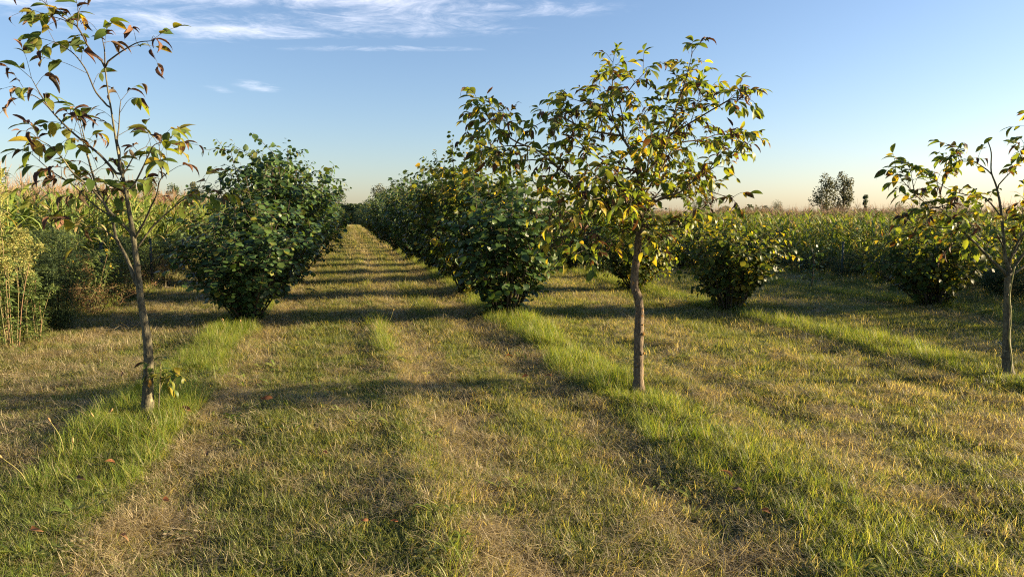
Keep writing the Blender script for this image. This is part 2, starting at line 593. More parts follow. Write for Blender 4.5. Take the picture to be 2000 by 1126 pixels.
def ground_mat():
    m, t = new_mat('mown_ground')
    out = t.n('ShaderNodeOutputMaterial')
    a = t.n('ShaderNodeAttribute', attribute_name='dry')
    geo = t.n('ShaderNodeNewGeometry')
    n1 = t.noise(geo.outputs['Position'], 9, 6, 0.65)
    n2 = t.noise(geo.outputs['Position'], 55, 4, 0.7)
    n3 = t.noise(geo.outputs['Position'], 170, 3, 0.7)
    f = t.smooth(t.math('ADD', a.outputs['Fac'], t.math('MULTIPLY', t.math('SUBTRACT', n1, 0.5), 0.9)), 0.3, 0.72)
    green = t.mix(n2, (0.040, 0.052, 0.015), (0.11, 0.13, 0.034))
    straw = t.mix(n2, (0.09, 0.070, 0.034), (0.25, 0.20, 0.10))
    col = t.mix(f, green, straw)
    soil = t.smooth(t.math('ADD', t.math('MULTIPLY', n2, 0.5), t.math('MULTIPLY', n3, 0.5)), 0.56, 0.42)
    col = t.mix(t.math('MULTIPLY', soil, 0.7), col, (0.040, 0.031, 0.020))
    p = t.n('ShaderNodeBsdfPrincipled')
    t.l(col, p.inputs['Base Color'])
    p.inputs['Roughness'].default_value = 0.95
    p.inputs['Specular IOR Level'].default_value = 0.1
    b = t.n('ShaderNodeBump')
    b.inputs['Strength'].default_value = 1.0
    b.inputs['Distance'].default_value = 0.03
    t.l(t.math('ADD', n2, t.math('MULTIPLY', n3, 0.5)), b.inputs['Height'])
    t.l(b.outputs[0], p.inputs['Normal'])
    t.l(p.outputs[0], out.inputs[0])
    return m


M_GRASS = grass_mat()

# ------------------------------------------------------------------ ground
def build_ground():
    def axis(lo, hi, step, far, growth):
        a = list(np.arange(lo, hi + 1e-6, step))
        s = step
        x = a[-1]
        while x < far:
            s *= growth
            x += s
            a.append(x)
        s = step
        x = a[0]
        b = []
        while x > -far:
            s *= growth
            x -= s
            b.append(x)
        return np.array(b[::-1] + a)
    xs = axis(-11, 13, 0.11, 2500, 1.09)
    ys = axis(2.2, 24, 0.11, 2500, 1.06)
    X, Y = np.meshgrid(xs, ys)
    Z = height(X, Y)
    nx, ny = len(xs), len(ys)
    V = np.stack((X, Y, Z), -1).reshape(-1, 3)
    i = (np.arange(ny - 1)[:, None] * nx + np.arange(nx - 1)[None, :]).ravel()
    L = np.stack((i, i + 1, i + nx + 1, i + nx), 1).ravel()
    me = bpy.data.meshes.new('ground')
    me.vertices.add(len(V)); me.vertices.foreach_set('co', V.astype(np.float32).ravel())
    me.loops.add(len(L)); me.loops.foreach_set('vertex_index', L.astype(np.int32))
    n = len(i)
    me.polygons.add(n)
    me.polygons.foreach_set('loop_start', (np.arange(n) * 4).astype(np.int32))
    me.polygons.foreach_set('loop_total', np.full(n, 4, np.int32))
    me.polygons.foreach_set('use_smooth', np.full(n, True))
    a = me.attributes.new('dry', 'FLOAT', 'POINT')
    a.data.foreach_set('value', dryness(X, Y).astype(np.float32).ravel())
    me.materials.append(ground_mat())
    me.update(calc_edges=True)
    o = link(bpy.data.objects.new('ground', me))
    tag(o, 'mown orchard ground of patchy green turf and dry cut straw', kind='structure')


build_ground()

# ------------------------------------------------------------------ scattering of uncountable cover (geometry nodes)
def scatter(name, pts, rot, scl, idx, protos, label, attrs=None, tail=None):
    coll = bpy.data.collections.new(name + '_sources')
    for k, me in enumerate(protos):
        o = bpy.data.objects.new('source_%02d' % k, me)
        coll.objects.link(o)
    me = bpy.data.meshes.new(name)
    n = len(pts)
    me.vertices.add(n)
    me.vertices.foreach_set('co', np.asarray(pts, np.float32).ravel())
    def put(nm, typ, arr):
        a = me.attributes.new(nm, typ, 'POINT')
        a.data.foreach_set('vector' if typ == 'FLOAT_VECTOR' else 'value', np.asarray(arr, np.int32 if typ == 'INT' else np.float32).ravel())
    put('rot', 'FLOAT_VECTOR', rot)
    put('scl', 'FLOAT', scl)
    put('idx', 'INT', idx)
    for k, v in (attrs or {}).items():
        put(k, 'FLOAT', v)
    o = link(bpy.data.objects.new(name, me))
    ng = bpy.data.node_groups.new(name + '_nodes', 'GeometryNodeTree')
    ng.interface.new_socket('Geometry', in_out='INPUT', socket_type='NodeSocketGeometry')
    ng.interface.new_socket('Geometry', in_out='OUTPUT', socket_type='NodeSocketGeometry')
    N = ng.nodes
    gi, go = N.new('NodeGroupInput'), N.new('NodeGroupOutput')
    ci = N.new('GeometryNodeCollectionInfo')
    ci.inputs['Collection'].default_value = coll
    ci.inputs['Separate Children'].default_value = True
    ci.inputs['Reset Children'].default_value = True
    iop = N.new('GeometryNodeInstanceOnPoints')
    iop.inputs['Pick Instance'].default_value = True
    def attr(nm, typ):
        a = N.new('GeometryNodeInputNamedAttribute')
        a.data_type = typ
        a.inputs['Name'].default_value = nm
        return a.outputs['Attribute']
    Lk = ng.links.new
    Lk(gi.outputs[0], iop.inputs['Points'])
    Lk(ci.outputs[0], iop.inputs['Instance'])
    Lk(attr('idx', 'INT'), iop.inputs['Instance Index'])
    e2r = N.new('FunctionNodeEulerToRotation')
    Lk(attr('rot', 'FLOAT_VECTOR'), e2r.inputs[0])
    Lk(e2r.outputs[0], iop.inputs['Rotation'])
    Lk(attr('scl', 'FLOAT'), iop.inputs['Scale'])
    Lk(iop.outputs[0], go.inputs[0])
    md = o.modifiers.new('scatter', 'NODES')
    md.node_group = ng
    tag(o, label, kind='stuff')
    return o


def blade(mb, base, az, h, w, lean, bend, rnd, seg=3):
    d = np.array((math.cos(az), math.sin(az), 0))
    sd = np.array((-math.sin(az), math.cos(az), 0))
    V, F = [], []
    p = np.array(base, float)
    for k in range(seg + 1):
        t = k / seg
        a = lean + bend * t
        if k:
            p = p + (d * math.sin(a) + np.array((0, 0, math.cos(a)))) * h / seg
        ww = w * (1 - t) ** 0.7 * 0.5
        if k == seg:
            V.append(p)
        else:
            V += [p - sd * ww, p + sd * ww]
    for k in range(seg - 1):
        F.append((2 * k, 2 * k + 1, 2 * k + 3, 2 * k + 2))
    F.append((2 * seg - 2, 2 * seg - 1, 2 * seg))
    mb.add(V, F, rnd)


def clump(kind, seed):
    r = random.Random(seed)
    mb = MB()
    if kind == 'mown':
        for _ in range(15):
            a = r.random() * 6.283
            q = 0.055 * math.sqrt(r.random())
            b = r.random() * 6.283
            blade(mb, (q * math.cos(a), q * math.sin(a), -0.004), b, r.uniform(0.025, 0.075), r.uniform(0.0024, 0.0046), r.uniform(0, 0.7), r.uniform(0.1, 1.2), r.random(), 2)
    elif kind == 'straw':
        for _ in range(13):
            a = r.random() * 6.283
            q = 0.07 * math.sqrt(r.random())
            b = r.random() * 6.283
            blade(mb, (q * math.cos(a), q * math.sin(a), r.uniform(0.0, 0.035)), b, r.uniform(0.035, 0.095), r.uniform(0.0014, 0.003), r.uniform(1.1, 1.6), r.uniform(-0.2, 0.5), r.random(), 2)
    elif kind == 'tall':
        for _ in range(20):
            a = r.random() * 6.283
            q = 0.06 * math.sqrt(r.random())
            b = r.random() * 6.283
            blade(mb, (q * math.cos(a), q * math.sin(a), -0.01), b, r.uniform(0.10, 0.27), r.uniform(0.003, 0.0062), r.uniform(0, 0.45), r.uniform(0.2, 1.5), r.random(), 4)
    elif kind == 'tuft':
        for _ in range(26):
            a = r.random() * 6.283
            q = 0.05 * math.sqrt(r.random())
            b = a + r.uniform(-0.9, 0.9)
            blade(mb, (q * math.cos(a), q * math.sin(a), -0.006), b, r.uniform(0.03, 0.085), r.uniform(0.0032, 0.0056), r.uniform(0.05, 0.75), r.uniform(0.3, 1.5), r.random(), 3)
    elif kind == 'mat':
        b0 = r.random() * 6.283
        for _ in range(24):
            a = r.random() * 6.283
            q = 0.10 * math.sqrt(r.random())
            blade(mb, (q * math.cos(a), q * math.sin(a), r.uniform(0.0, 0.05)), b0 + r.gauss(0, 0.6) + (3.14 if r.random() < 0.4 else 0), r.uniform(0.05, 0.13), r.uniform(0.0018, 0.0036), r.uniform(1.1, 1.6), r.uniform(-0.3, 0.8), r.random(), 3)
    elif kind == 'rosette':
        n = r.randint(6, 10)
        for k in range(n):
            b = k * 6.283 / n + r.uniform(-0.3, 0.3)
            L, w = r.uniform(0.05, 0.11), r.uniform(0.012, 0.022)
            d = np.array((math.cos(b), math.sin(b), 0)); sd = np.array((-math.sin(b), math.cos(b), 0))
            up = r.uniform(0.25, 0.9)
            pt = [(0, 0.15, 0), (0.35, 0.8, 0.6), (0.7, 1, 0.9), (1, 0, 0.7)]
            V = []
            for t_, w_, z_ in pt:
                c = d * L * t_ + np.array((0, 0, z_ * L * up * 0.6))
                V += [c - sd * w * w_ * 0.5 + (0, 0, 0.15 * w * w_), c, c + sd * w * w_ * 0.5 + (0, 0, 0.15 * w * w_)]
            F = []
            for q in range(3):
                F += [(q * 3, q * 3 + 1, q * 3 + 4, q * 3 + 3), (q * 3 + 1, q * 3 + 2, q * 3 + 5, q * 3 + 4)]
            mb.add(V, F, r.random() * 0.6)
    elif kind == 'clover':
        for _ in range(14):
            a = r.random() * 6.283
            q = 0.07 * math.sqrt(r.random())
            z = r.uniform(0.02, 0.06)
            c = np.array((q * math.cos(a), q * math.sin(a), z))
            for k in range(3):
                b = a + k * 2.09
                d = np.array((math.cos(b), math.sin(b), 0.25)); sd = np.array((-math.sin(b), math.cos(b), 0))
                L = r.uniform(0.014, 0.024)
                mb.add([c, c + d * L * 0.6 - sd * L * 0.45, c + d * L, c + d * L * 0.6 + sd * L * 0.45], [(0, 1, 2, 3)], r.random())
    return mb.mesh('turf_clump', M_GRASS)


def build_grass():
    protos = [clump('mown', k) for k in range(6)] + [clump('straw', 10 + k) for k in range(4)] + \
             [clump('tall', 20 + k) for k in range(6)] + [clump('clover', 30 + k) for k in range(2)] + \
             [clump('tuft', 40 + k) for k in range(5)] + [clump('mat', 50 + k) for k in range(4)] + [clump('rosette', 60 + k) for k in range(4)]
    g = np.random.default_rng(21)

    def sample(y0, y1, dens, lo=None, hi=None):
        lo = lo or (lambda y: -0.76 * y - 0.5)
        hi = hi or (lambda y: 0.76 * y + 0.5)
        wid = max(hi(y1) - lo(y1), hi(y0) - lo(y0))
        n = int(dens * (y1 - y0) * wid)
        y = g.uniform(y0, y1, n)
        x = g.uniform(min(lo(y0), lo(y1)), max(hi(y0), hi(y1)), n)
        k = (x > lo(y)) & (x < hi(y))
        return x[k], y[k]
    X, Y, Sc, Ix, Dr, Tl, Rt = [], [], [], [], [], [], []

    def emit(x, y, sc, ix, dr, tl, tilt=0.1):
        X.append(x); Y.append(y); Sc.append(sc); Ix.append(ix); Dr.append(dr); Tl.append(np.broadcast_to(tl, x.shape))
        r = g.uniform(0, 6.283, (len(x), 3)); r[:, :2] = g.normal(0, tilt, (len(x), 2))
        Rt.append(r)
    for (y0, y1, dens, s0) in ((2.6, 5.0, 850, 1.0), (5.0, 8.0, 620, 1.05), (8.0, 13.0, 340, 1.25), (13.0, 24.0, 160, 1.6)):
        x, y = sample(y0, y1, dens)
        u, v = xy2uv(x, y)
        d = dryness(x, y)
        keep = g.random(len(x)) < (1.0 - 0.35 * d)          # thin where dry
        keep &= (u > -5.6) & (u < 12.6)
        x, y, d = x[keep], y[keep], d[keep]
        ix = g.integers(0, 6, len(x))
        st = g.random(len(x)) < (0.12 + 0.75 * np.clip(d - 0.35, 0, 1))
        ix[st] = 6 + g.integers(0, 4, st.sum())
        cl = (~st) & (fbm(x * 1.1, y * 1.1, 41, 2) > 0.70) & (g.random(len(x)) < 0.03)
        ix[cl] = 16 + g.integers(0, 2, cl.sum())
        dr = np.where(st, np.maximum(d, 0.75), d * 0.85)
        sc = s0 * g.uniform(0.7, 1.35, len(x)) * (0.8 + 0.5 * fbm(x * 1.7, y * 1.7, 42, 2))
        emit(x, y, sc, ix, dr, 0.0)
    # ragged tufts left by the mower, and mats of dry clippings
    for (y0, y1, dens, s0) in ((2.6, 5.0, 300, 0.9), (5.0, 8.0, 230, 0.95), (8.0, 14.0, 120, 1.1), (14.0, 24.0, 50, 1.4)):
        x, y = sample(y0, y1, dens)
        u, v = xy2uv(x, y)
        d = dryness(x, y)
        pf = fbm(x * 3.4, y * 3.4, 44, 3)
        k = (pf + 0.25 * (0.45 - d) > 0.47) & (u > -5.6) & (u < 12.6) & (strip_mask(u, v) < 0.6)
        xx, yy, dd = x[k], y[k], d[k]
        emit(xx, yy, s0 * g.uniform(0.6, 1.25, len(xx)), 18 + g.integers(0, 5, len(xx)), np.clip(dd * 0.75, 0, 1), 0.35, 0.12)
        pf2 = fbm(x * 2.2, y * 2.2, 45, 3)
        k = (pf2 + 0.55 * (d - 0.5) > 0.56) & (u > -5.6) & (u < 12.6) & (g.random(len(x)) < 0.6)
        xx, yy = x[k], y[k]
        emit(xx, yy, s0 * g.uniform(0.6, 1.2, len(xx)), 23 + g.integers(0, 4, len(xx)), np.full(len(xx), 0.95), 0.0, 0.18)
    # far mown cover of the alley and between the other rows
    x, y = sample(24, 60, 30, lambda y: -0.32 * y, lambda y: 0.60 * y)
    u, v = xy2uv(x, y)
    k = (u > -5.0) & (u < 12.0)
    x, y = x[k], y[k]
    emit(x, y, 2.6 * g.uniform(0.7, 1.3, len(x)), g.integers(0, 6, len(x)), dryness(x, y), 0.0)
    x, y = sample(60, 112, 30, lambda y: -0.26 * y + 1, lambda y: -0.16 * y)
    emit(x, y, 4.0 * g.uniform(0.7, 1.3, len(x)), g.integers(0, 6, len(x)), dryness(x, y), 0.0)
    # unmown strips along the rows, and the tuft line on the crown of the alley
    for (y0, y1, dens, s0) in ((2.2, 9.0, 520, 0.82), (9.0, 20.0, 240, 0.95), (20.0, 70.0, 16, 1.5)):
        x, y = sample(y0, y1, dens)
        u, v = xy2uv(x, y)
        m = strip_mask(u, v)
        patch = np.clip((fbm(u * 1.5, v * 0.9, 51, 3) - 0.28) * 6, 0.10, 1)
        k = g.random(len(x)) < m * patch * (0.42 + 0.58 * np.clip((v - 3.8) / 2.2, 0, 1))
        xx, yy, mm, vv = x[k], y[k], m[k], v[k]
        hgt = 0.45 + 0.65 * fbm(xx * 1.3, yy * 1.3, 52, 3)
        hgt *= np.where(vv < 4.4, 0.70, 1.0)
        for tx, ty in ((-2.86, 5.49), (1.15, 6.40), (4.95, 7.02)):     # trodden low round the trunks
            hgt *= 1 - 0.6 * np.exp(-((xx - tx) ** 2 + (yy - ty + 0.12) ** 2) / 0.05)
        emit(xx, yy, s0 * hgt * g.uniform(0.75, 1.25, len(xx)), 10 + g.integers(0, 6, len(xx)), 0.06 + 0.42 * g.random(len(xx)) ** 1.6, 1.0, 0.16)
        cc = np.exp(-((u - 0.42) / 0.085) ** 2) * np.where((v > 8.0) & (v < 11.0), 1.0, np.clip((fbm(u * 0.5, v * 0.7, 53, 2) - 0.36) * 7, 0.03, 1)) * np.where((v > 8.2) & (v < 11.2), 1.0, np.where(v < 8.2, np.where((v > 4.2) & (v < 5.3), 0.22, 0.03), 0.12))
        k = g.random(len(x)) < cc * 0.8
        xx, yy = x[k], y[k]
        emit(xx, yy, s0 * 0.85 * g.uniform(0.6, 1.2, len(xx)), 10 + g.integers(0, 6, len(xx)), 0.1 + 0.3 * g.random(len(xx)), 0.9, 0.16)
    # broad leaved weeds pressed into the turf and among the long grass
    x, y = sample(2.6, 16, 16)
    u, v = xy2uv(x, y)
    k = ((strip_mask(u, v) > 0.4) | (fbm(x * 0.8, y * 0.8, 57, 2) > 0.56)) & (u > -5.6) & (u < 12.6)
    x, y = x[k], y[k]
    emit(x, y, g.uniform(0.6, 1.25, len(x)), 27 + g.integers(0, 4, len(x)), 0.1 * g.random(len(x)), 0.7, 0.15)
    # stray longer tufts in the turf
    x, y = sample(2.6, 12, 8)
    k = fbm(x * 0.9, y * 0.9, 55, 2) > 0.50
    x, y = x[k], y[k]
    emit(x, y, g.uniform(0.25, 0.45, len(x)), 10 + g.integers(0, 6, len(x)), 0.15 + 0.4 * g.random(len(x)), 0.6, 0.2)
    # rough grass under the weeds at both field edges
    for (u0, u1) in ((-5.4, -4.0), (11.2, 12.8)):
        n = 2600
        u, v = g.uniform(u0, u1, n), g.uniform(6, 34, n)
        x, y = uv2xy(u, v)
        emit(x, y, g.uniform(0.6, 1.5, n), 10 + g.integers(0, 6, n), g.random(n) * 0.8, 0.5, 0.25)
    x, y = np.concatenate(X), np.concatenate(Y)
    z = height(x, y)
    scatter('grass', np.stack((x, y, z), 1), np.concatenate(Rt), np.concatenate(Sc), np.concatenate(Ix), protos,
            'short mown grass, straw clippings and long tufts along the rows',
            {'dry': np.concatenate(Dr), 'tall': np.concatenate(Tl)})


build_grass()

# ------------------------------------------------------------------ walnut trees
W_OUT = [(0, 0.02), (0.12, 0.13), (0.3, 0.215), (0.5, 0.235), (0.72, 0.18), (0.9, 0.075), (1.0, 0.005)]
WAL = [leaf_template(W_OUT, 0.22, 0.30), leaf_template(W_OUT, 0.42, 0.42, 0.25), leaf_template(W_OUT, 0.12, 0.5, -0.3, 0.012),
       leaf_template([(t, w * 0.9) for t, w in W_OUT], 0.55, 0.25, 0.4, 0.015)]
WDEAD = [leaf_template([(t, w * 0.8) for t, w in W_OUT], 0.5, 0.55, 0.9, 0.03, 0.35), leaf_template([(t, w * 0.85) for t, w in W_OUT], 0.4, 0.8, -1.1, 0.04, 0.6),
         leaf_template([(t, w * 0.7) for t, w in W_OUT], 0.75, 0.3, 0.6, 0.03, 0.2)]
WAL_ME = [template_mesh('walnut_leaf', tm, M_WALNUT) for tm in WAL] + [template_mesh('walnut_leaf_withered', tm, M_WALNUT_DEAD) for tm in WDEAD]
WALL = WAL + WDEAD


def visible_rank(P, size, cap):
    """indices of the leaves that show largest from the camera"""
    px, py, d = project(P)
    rad = FPX * size / d
    ok = (d > 0.3) & (px > -20) & (px < 2020) & (py > -20) & (py < 1146)
    owner = {}
    for i in np.where(ok)[0]:
        for cx in range(int((px[i] - rad[i] * 0.4) // 5), int((px[i] + rad[i] * 0.4) // 5) + 1):
            for cy in range(int((py[i] - rad[i] * 0.4) // 5), int((py[i] + rad[i] * 0.4) // 5) + 1):
                o = owner.get((cx, cy))
                if o is None or d[i] < d[o]:
                    owner[(cx, cy)] = i
    cnt = np.zeros(len(P))
    for i in owner.values():
        cnt[i] += 1
    order = np.argsort(-(cnt + ok * 0.01 - d * 1e-4))
    return order[:cap]


def branch_path(pix, Y0, dY, r_per=4):
    n = len(pix)
    P3 = []
    for i, (px, py) in enumerate(pix):
        t = i / max(1, n - 1)
        P3.append(at(px, py, Y0 + dY * t ** 1.2))
    return spline(P3, r_per)


def walnut(base_px, Y0, trunk_px, branches, label, bark, seed, leaf_len, p_dead, spacing, extra, dens_leaf=(3, 6), trunk_r=(0.045, 0.012), taper=1.3, group=None, cap=300):
    g = np.random.default_rng(seed)
    trunk = branch_path(trunk_px, Y0, 0.0, 5)
    bx, by = trunk[0][0], trunk[0][1]
    base = np.array((bx, by, gz(bx, by)))
    trunk[0][2] = base[2] - 0.03
    root = empty('walnut_tree', base, label, 'tree', group)
    off = Matrix.Identity(4)
    s = np.linspace(0, 1, len(trunk))
    rad = trunk_r[0] * (1 - s) ** taper + trunk_r[1] * s
    rad = rad * (1 + 0.5 * np.exp(-s * 34)) * (1 + 0.10 * (g.random(len(s)) - 0.5))
    mb = MB(); mb.tube(trunk - base, rad, 12, 0, 0, 0.10)
    for k in range(7):                                 # pruning knots
        i = g.integers(3, int(len(trunk) * 0.7))
        a = g.uniform(0, 6.28)
        d = np.array((math.cos(a), math.sin(a), 0.3))
        mb.tube([trunk[i] - base, trunk[i] - base + d * rad[i] * 1.0, trunk[i] - base + d * rad[i] * 1.25], [rad[i] * 0.5, rad[i] * 0.42, rad[i] * 0.2], 7)
    child('trunk', mb.mesh('walnut_trunk', bark), root)
    twigs = MB()
    stalk_jobs = []
    paths = []
    for b in branches:
        pix, dY, t0 = b[0], b[1], b[2]
        r0 = b[3] if len(b) > 3 else 0.014
        P = branch_path(pix, Y0, dY)
        best = None                                    # grow the branch out of the nearest wood
        for W_ in [trunk] + [pp for pp, _ in paths]:
            dd = np.linalg.norm(W_ - P[0] - np.array((0, 0, -0.03)), axis=1)
            j_ = int(np.argmin(dd))
            if best is None or dd[j_] < best[0]:
                best = (dd[j_], W_[j_])
        if best[0] < 0.25:
            P = np.vstack((best[1][None], P[1:] if best[0] < 0.03 else P))
        q = np.linspace(0, 1, len(P))
        m2 = MB(); m2.tube(P - base, r0 * 0.72 * (1 - q) ** 0.9 + 0.0026, 8, 0, 0, 0.12)
        child('branch', m2.mesh('walnut_branch', bark if r0 > 0.01 else M_TWIG), root)
        paths.append((P, t0))
    for (P, t0) in list(paths):                        # side shoots, some of them towards and away from the camera
        L = np.linalg.norm(np.diff(P, axis=0), axis=1).sum()
        for k in range(int(extra * L / 0.5)):
            i = int(len(P) * g.uniform(max(0.25, t0 * 0.8), 0.92))
            i = min(i, len(P) - 2)
            d = nrm(P[i + 1] - P[i])
            sd = nrm(np.array((g.normal() * 0.5, g.normal() * 1.2, g.uniform(-0.1, 0.8))) + d * 0.7)
            ln = g.uniform(0.18, 0.42)
            Q = spline([P[i], P[i] + sd * ln * 0.5, P[i] + sd * ln + np.array((0, 0, g.uniform(-0.04, 0.06)))], 3)
            twigs.tube(Q - base, np.linspace(0.006, 0.0022, len(Q)), 5)
            paths.append((Q, 0.35))
    pos, yd, zd, sc, kind = [], [], [], [], []
    for (P, t0) in paths:
        seg = np.linalg.norm(np.diff(P, axis=0), axis=1)
        cum = np.concatenate(([0], np.cumsum(seg)))
        L = cum[-1]
        ss = list(np.arange(t0 * L, L * 0.97, spacing) + g.uniform(-0.02, 0.02)) + [L * 0.995] * 2
        az = g.uniform(0, 6.28)
        for sdist in ss:
            i = min(max(int(np.searchsorted(cum, sdist)) - 1, 0), len(P) - 2)
            p0 = P[i] + (P[i + 1] - P[i]) * np.clip((sdist - cum[i]) / (seg[i] + 1e-9), 0, 1)
            d = nrm(P[i + 1] - P[i])
            az += 2.4
            a = nrm(np.cross(d, (0.2, 0.3, 1))); b = np.cross(d, a)
            tip = sdist > L * 0.98
            sd = nrm(d * (1.1 if tip else 0.35) + (a * math.cos(az) + b * math.sin(az)) * 0.8 + np.array((0, 0, 0.25)))
            ln = leaf_len * g.uniform(1.0, 2.1)
            st = spline([p0, p0 + sd * ln * 0.5 + np.array((0, 0, 0.01)), p0 + sd * ln - np.array((0, 0, ln * g.uniform(0.0, 0.35)))], 4)
            twigs.tube(st - base, np.linspace(0.0022, 0.0011, len(st)), 4)
            n = g.integers(dens_leaf[0], dens_leaf[1] + 1)
            dead_leaf = g.random() < p_dead
            for k in range(n):
                t = 1.0 if k == 0 else g.uniform(0.35, 0.98)
                j = min(int(t * (len(st) - 1)), len(st) - 2)
                q = st[j] + (st[j + 1] - st[j]) * (t * (len(st) - 1) - j)
                dd = nrm(st[j + 1] - st[j])
                side = nrm(np.cross(dd, (0, 0, 1))) * (1 if k % 2 else -1)
                droop = g.uniform(-0.3, 0.75)
                y_ = nrm(dd * (1.0 if k == 0 else 0.55) + side * (0.15 if k == 0 else g.uniform(0.4, 0.9)) + np.array((0, 0, -droop)))
                z_ = nrm(np.array((g.normal() * 0.5, g.normal() * 0.5 - 0.1, 1.0)))
                isd = g.random() < (0.85 if dead_leaf else 0.10)
                pos.append(q); yd.append(y_); zd.append(z_)
                sc.append(leaf_len * g.uniform(0.5, 1.2) * (0.85 if isd else 1))
                kind.append(len(WAL) + g.integers(0, len(WDEAD)) if isd else g.integers(0, len(WAL)))
    pos = np.array(pos); sc = np.array(sc); kind = np.array(kind)
    M = frames(pos - base, np.array(yd), np.array(zd), sc)
    child('twig', twigs.mesh('walnut_twig', M_TWIG), root, kind='stuff')
    top = visible_rank(pos + np.array(yd) * sc[:, None] * 0.5, 0.05, cap)
    for i in top:
        child('leaf', WAL_ME[kind[i]], root, Matrix(M[i].tolist()))
    rest = np.setdiff1d(np.arange(len(pos)), top)
    if len(rest):
        bt = [(WALL[k][0], WALL[k][1], M[rest[kind[rest] == k]], g.random((kind[rest] == k).sum()), 0 if k < len(WAL) else 1) for k in range(len(WALL))]
        child('foliage', stamp_mesh('walnut_foliage', bt, [M_WALNUT, M_WALNUT_DEAD]), root, kind='stuff')
    return root, len(pos)


# the near left walnut
L_TRUNK = [(288, 822), (289, 760), (290, 700), (286, 650), (277, 600), (270, 540), (264, 490), (257, 440), (250, 400), (243, 360), (233, 310), (225, 265), (218, 220), (210, 172), (206, 140), (204, 124)]
L_BR = [
    ([(204, 124), (185, 107), (171, 89), (160, 67), (151, 53), (138, 45), (118, 37), (92, 30)], 0.15, 0.45, 0.006),
    ([(151, 53), (152, 36), (155, 18)], 0.0, 0.3, 0.004),
    ([(206, 124), (227, 108), (245, 96), (270, 83), (296, 80)], -0.1, 0.5, 0.006),
    ([(205, 126), (204, 98), (199, 72)], 0.1, 0.5, 0.004),
    ([(209, 206), (188, 181), (178, 160), (167, 135), (146, 107), (122, 90), (106, 82)], -0.15, 0.35, 0.006),
    ([(231, 330), (234, 298), (229, 275), (232, 249), (234, 213), (236, 196)], 0.1, 0.55, 0.007),
    ([(227, 338), (199, 306), (178, 288), (149, 265), (124, 242), (107, 224), (90, 205), (72, 190), (50, 180)], -0.2, 0.42, 0.010),
    ([(266, 556), (256, 525), (242, 493), (227, 465), (220, 433), (204, 398), (187, 360), (174, 315), (168, 285), (162, 258), (157, 236)], 0.35, 0.55, 0.017),
    ([(261, 461), (231, 429), (213, 411), (192, 383), (167, 358), (142, 337), (124, 312), (100, 287), (75, 272)], -0.3, 0.42, 0.011),
    ([(255, 452), (212, 420), (180, 397), (150, 368), (120, 345)], 0.25, 0.5, 0.007),
    ([(265, 462), (284, 429), (295, 404), (306, 380), (313, 351), (330, 336)], -0.3, 0.5, 0.009),
    ([(247, 376), (263, 358), (281, 323), (291, 301), (303, 282), (330, 276)], 0.1, 0.6, 0.007),
    ([(235, 350), (252, 322), (266, 298), (285, 287)], 0.25, 0.6, 0.005),
    ([(270, 482), (295, 447), (327, 415), (358, 390), (385, 375)], 0.3, 0.75, 0.006),
    ([(230, 470), (199, 447), (160, 442)], -0.1, 0.5, 0.005),
]
walnut((288, 822), 5.47, L_TRUNK, L_BR, 'slender leaning walnut tree at the left with sparse half brown leaves', M_BARK_L, 3, 0.138, 0.38, 0.088, 0.75, (3, 5), (0.044, 0.005), 1.75)

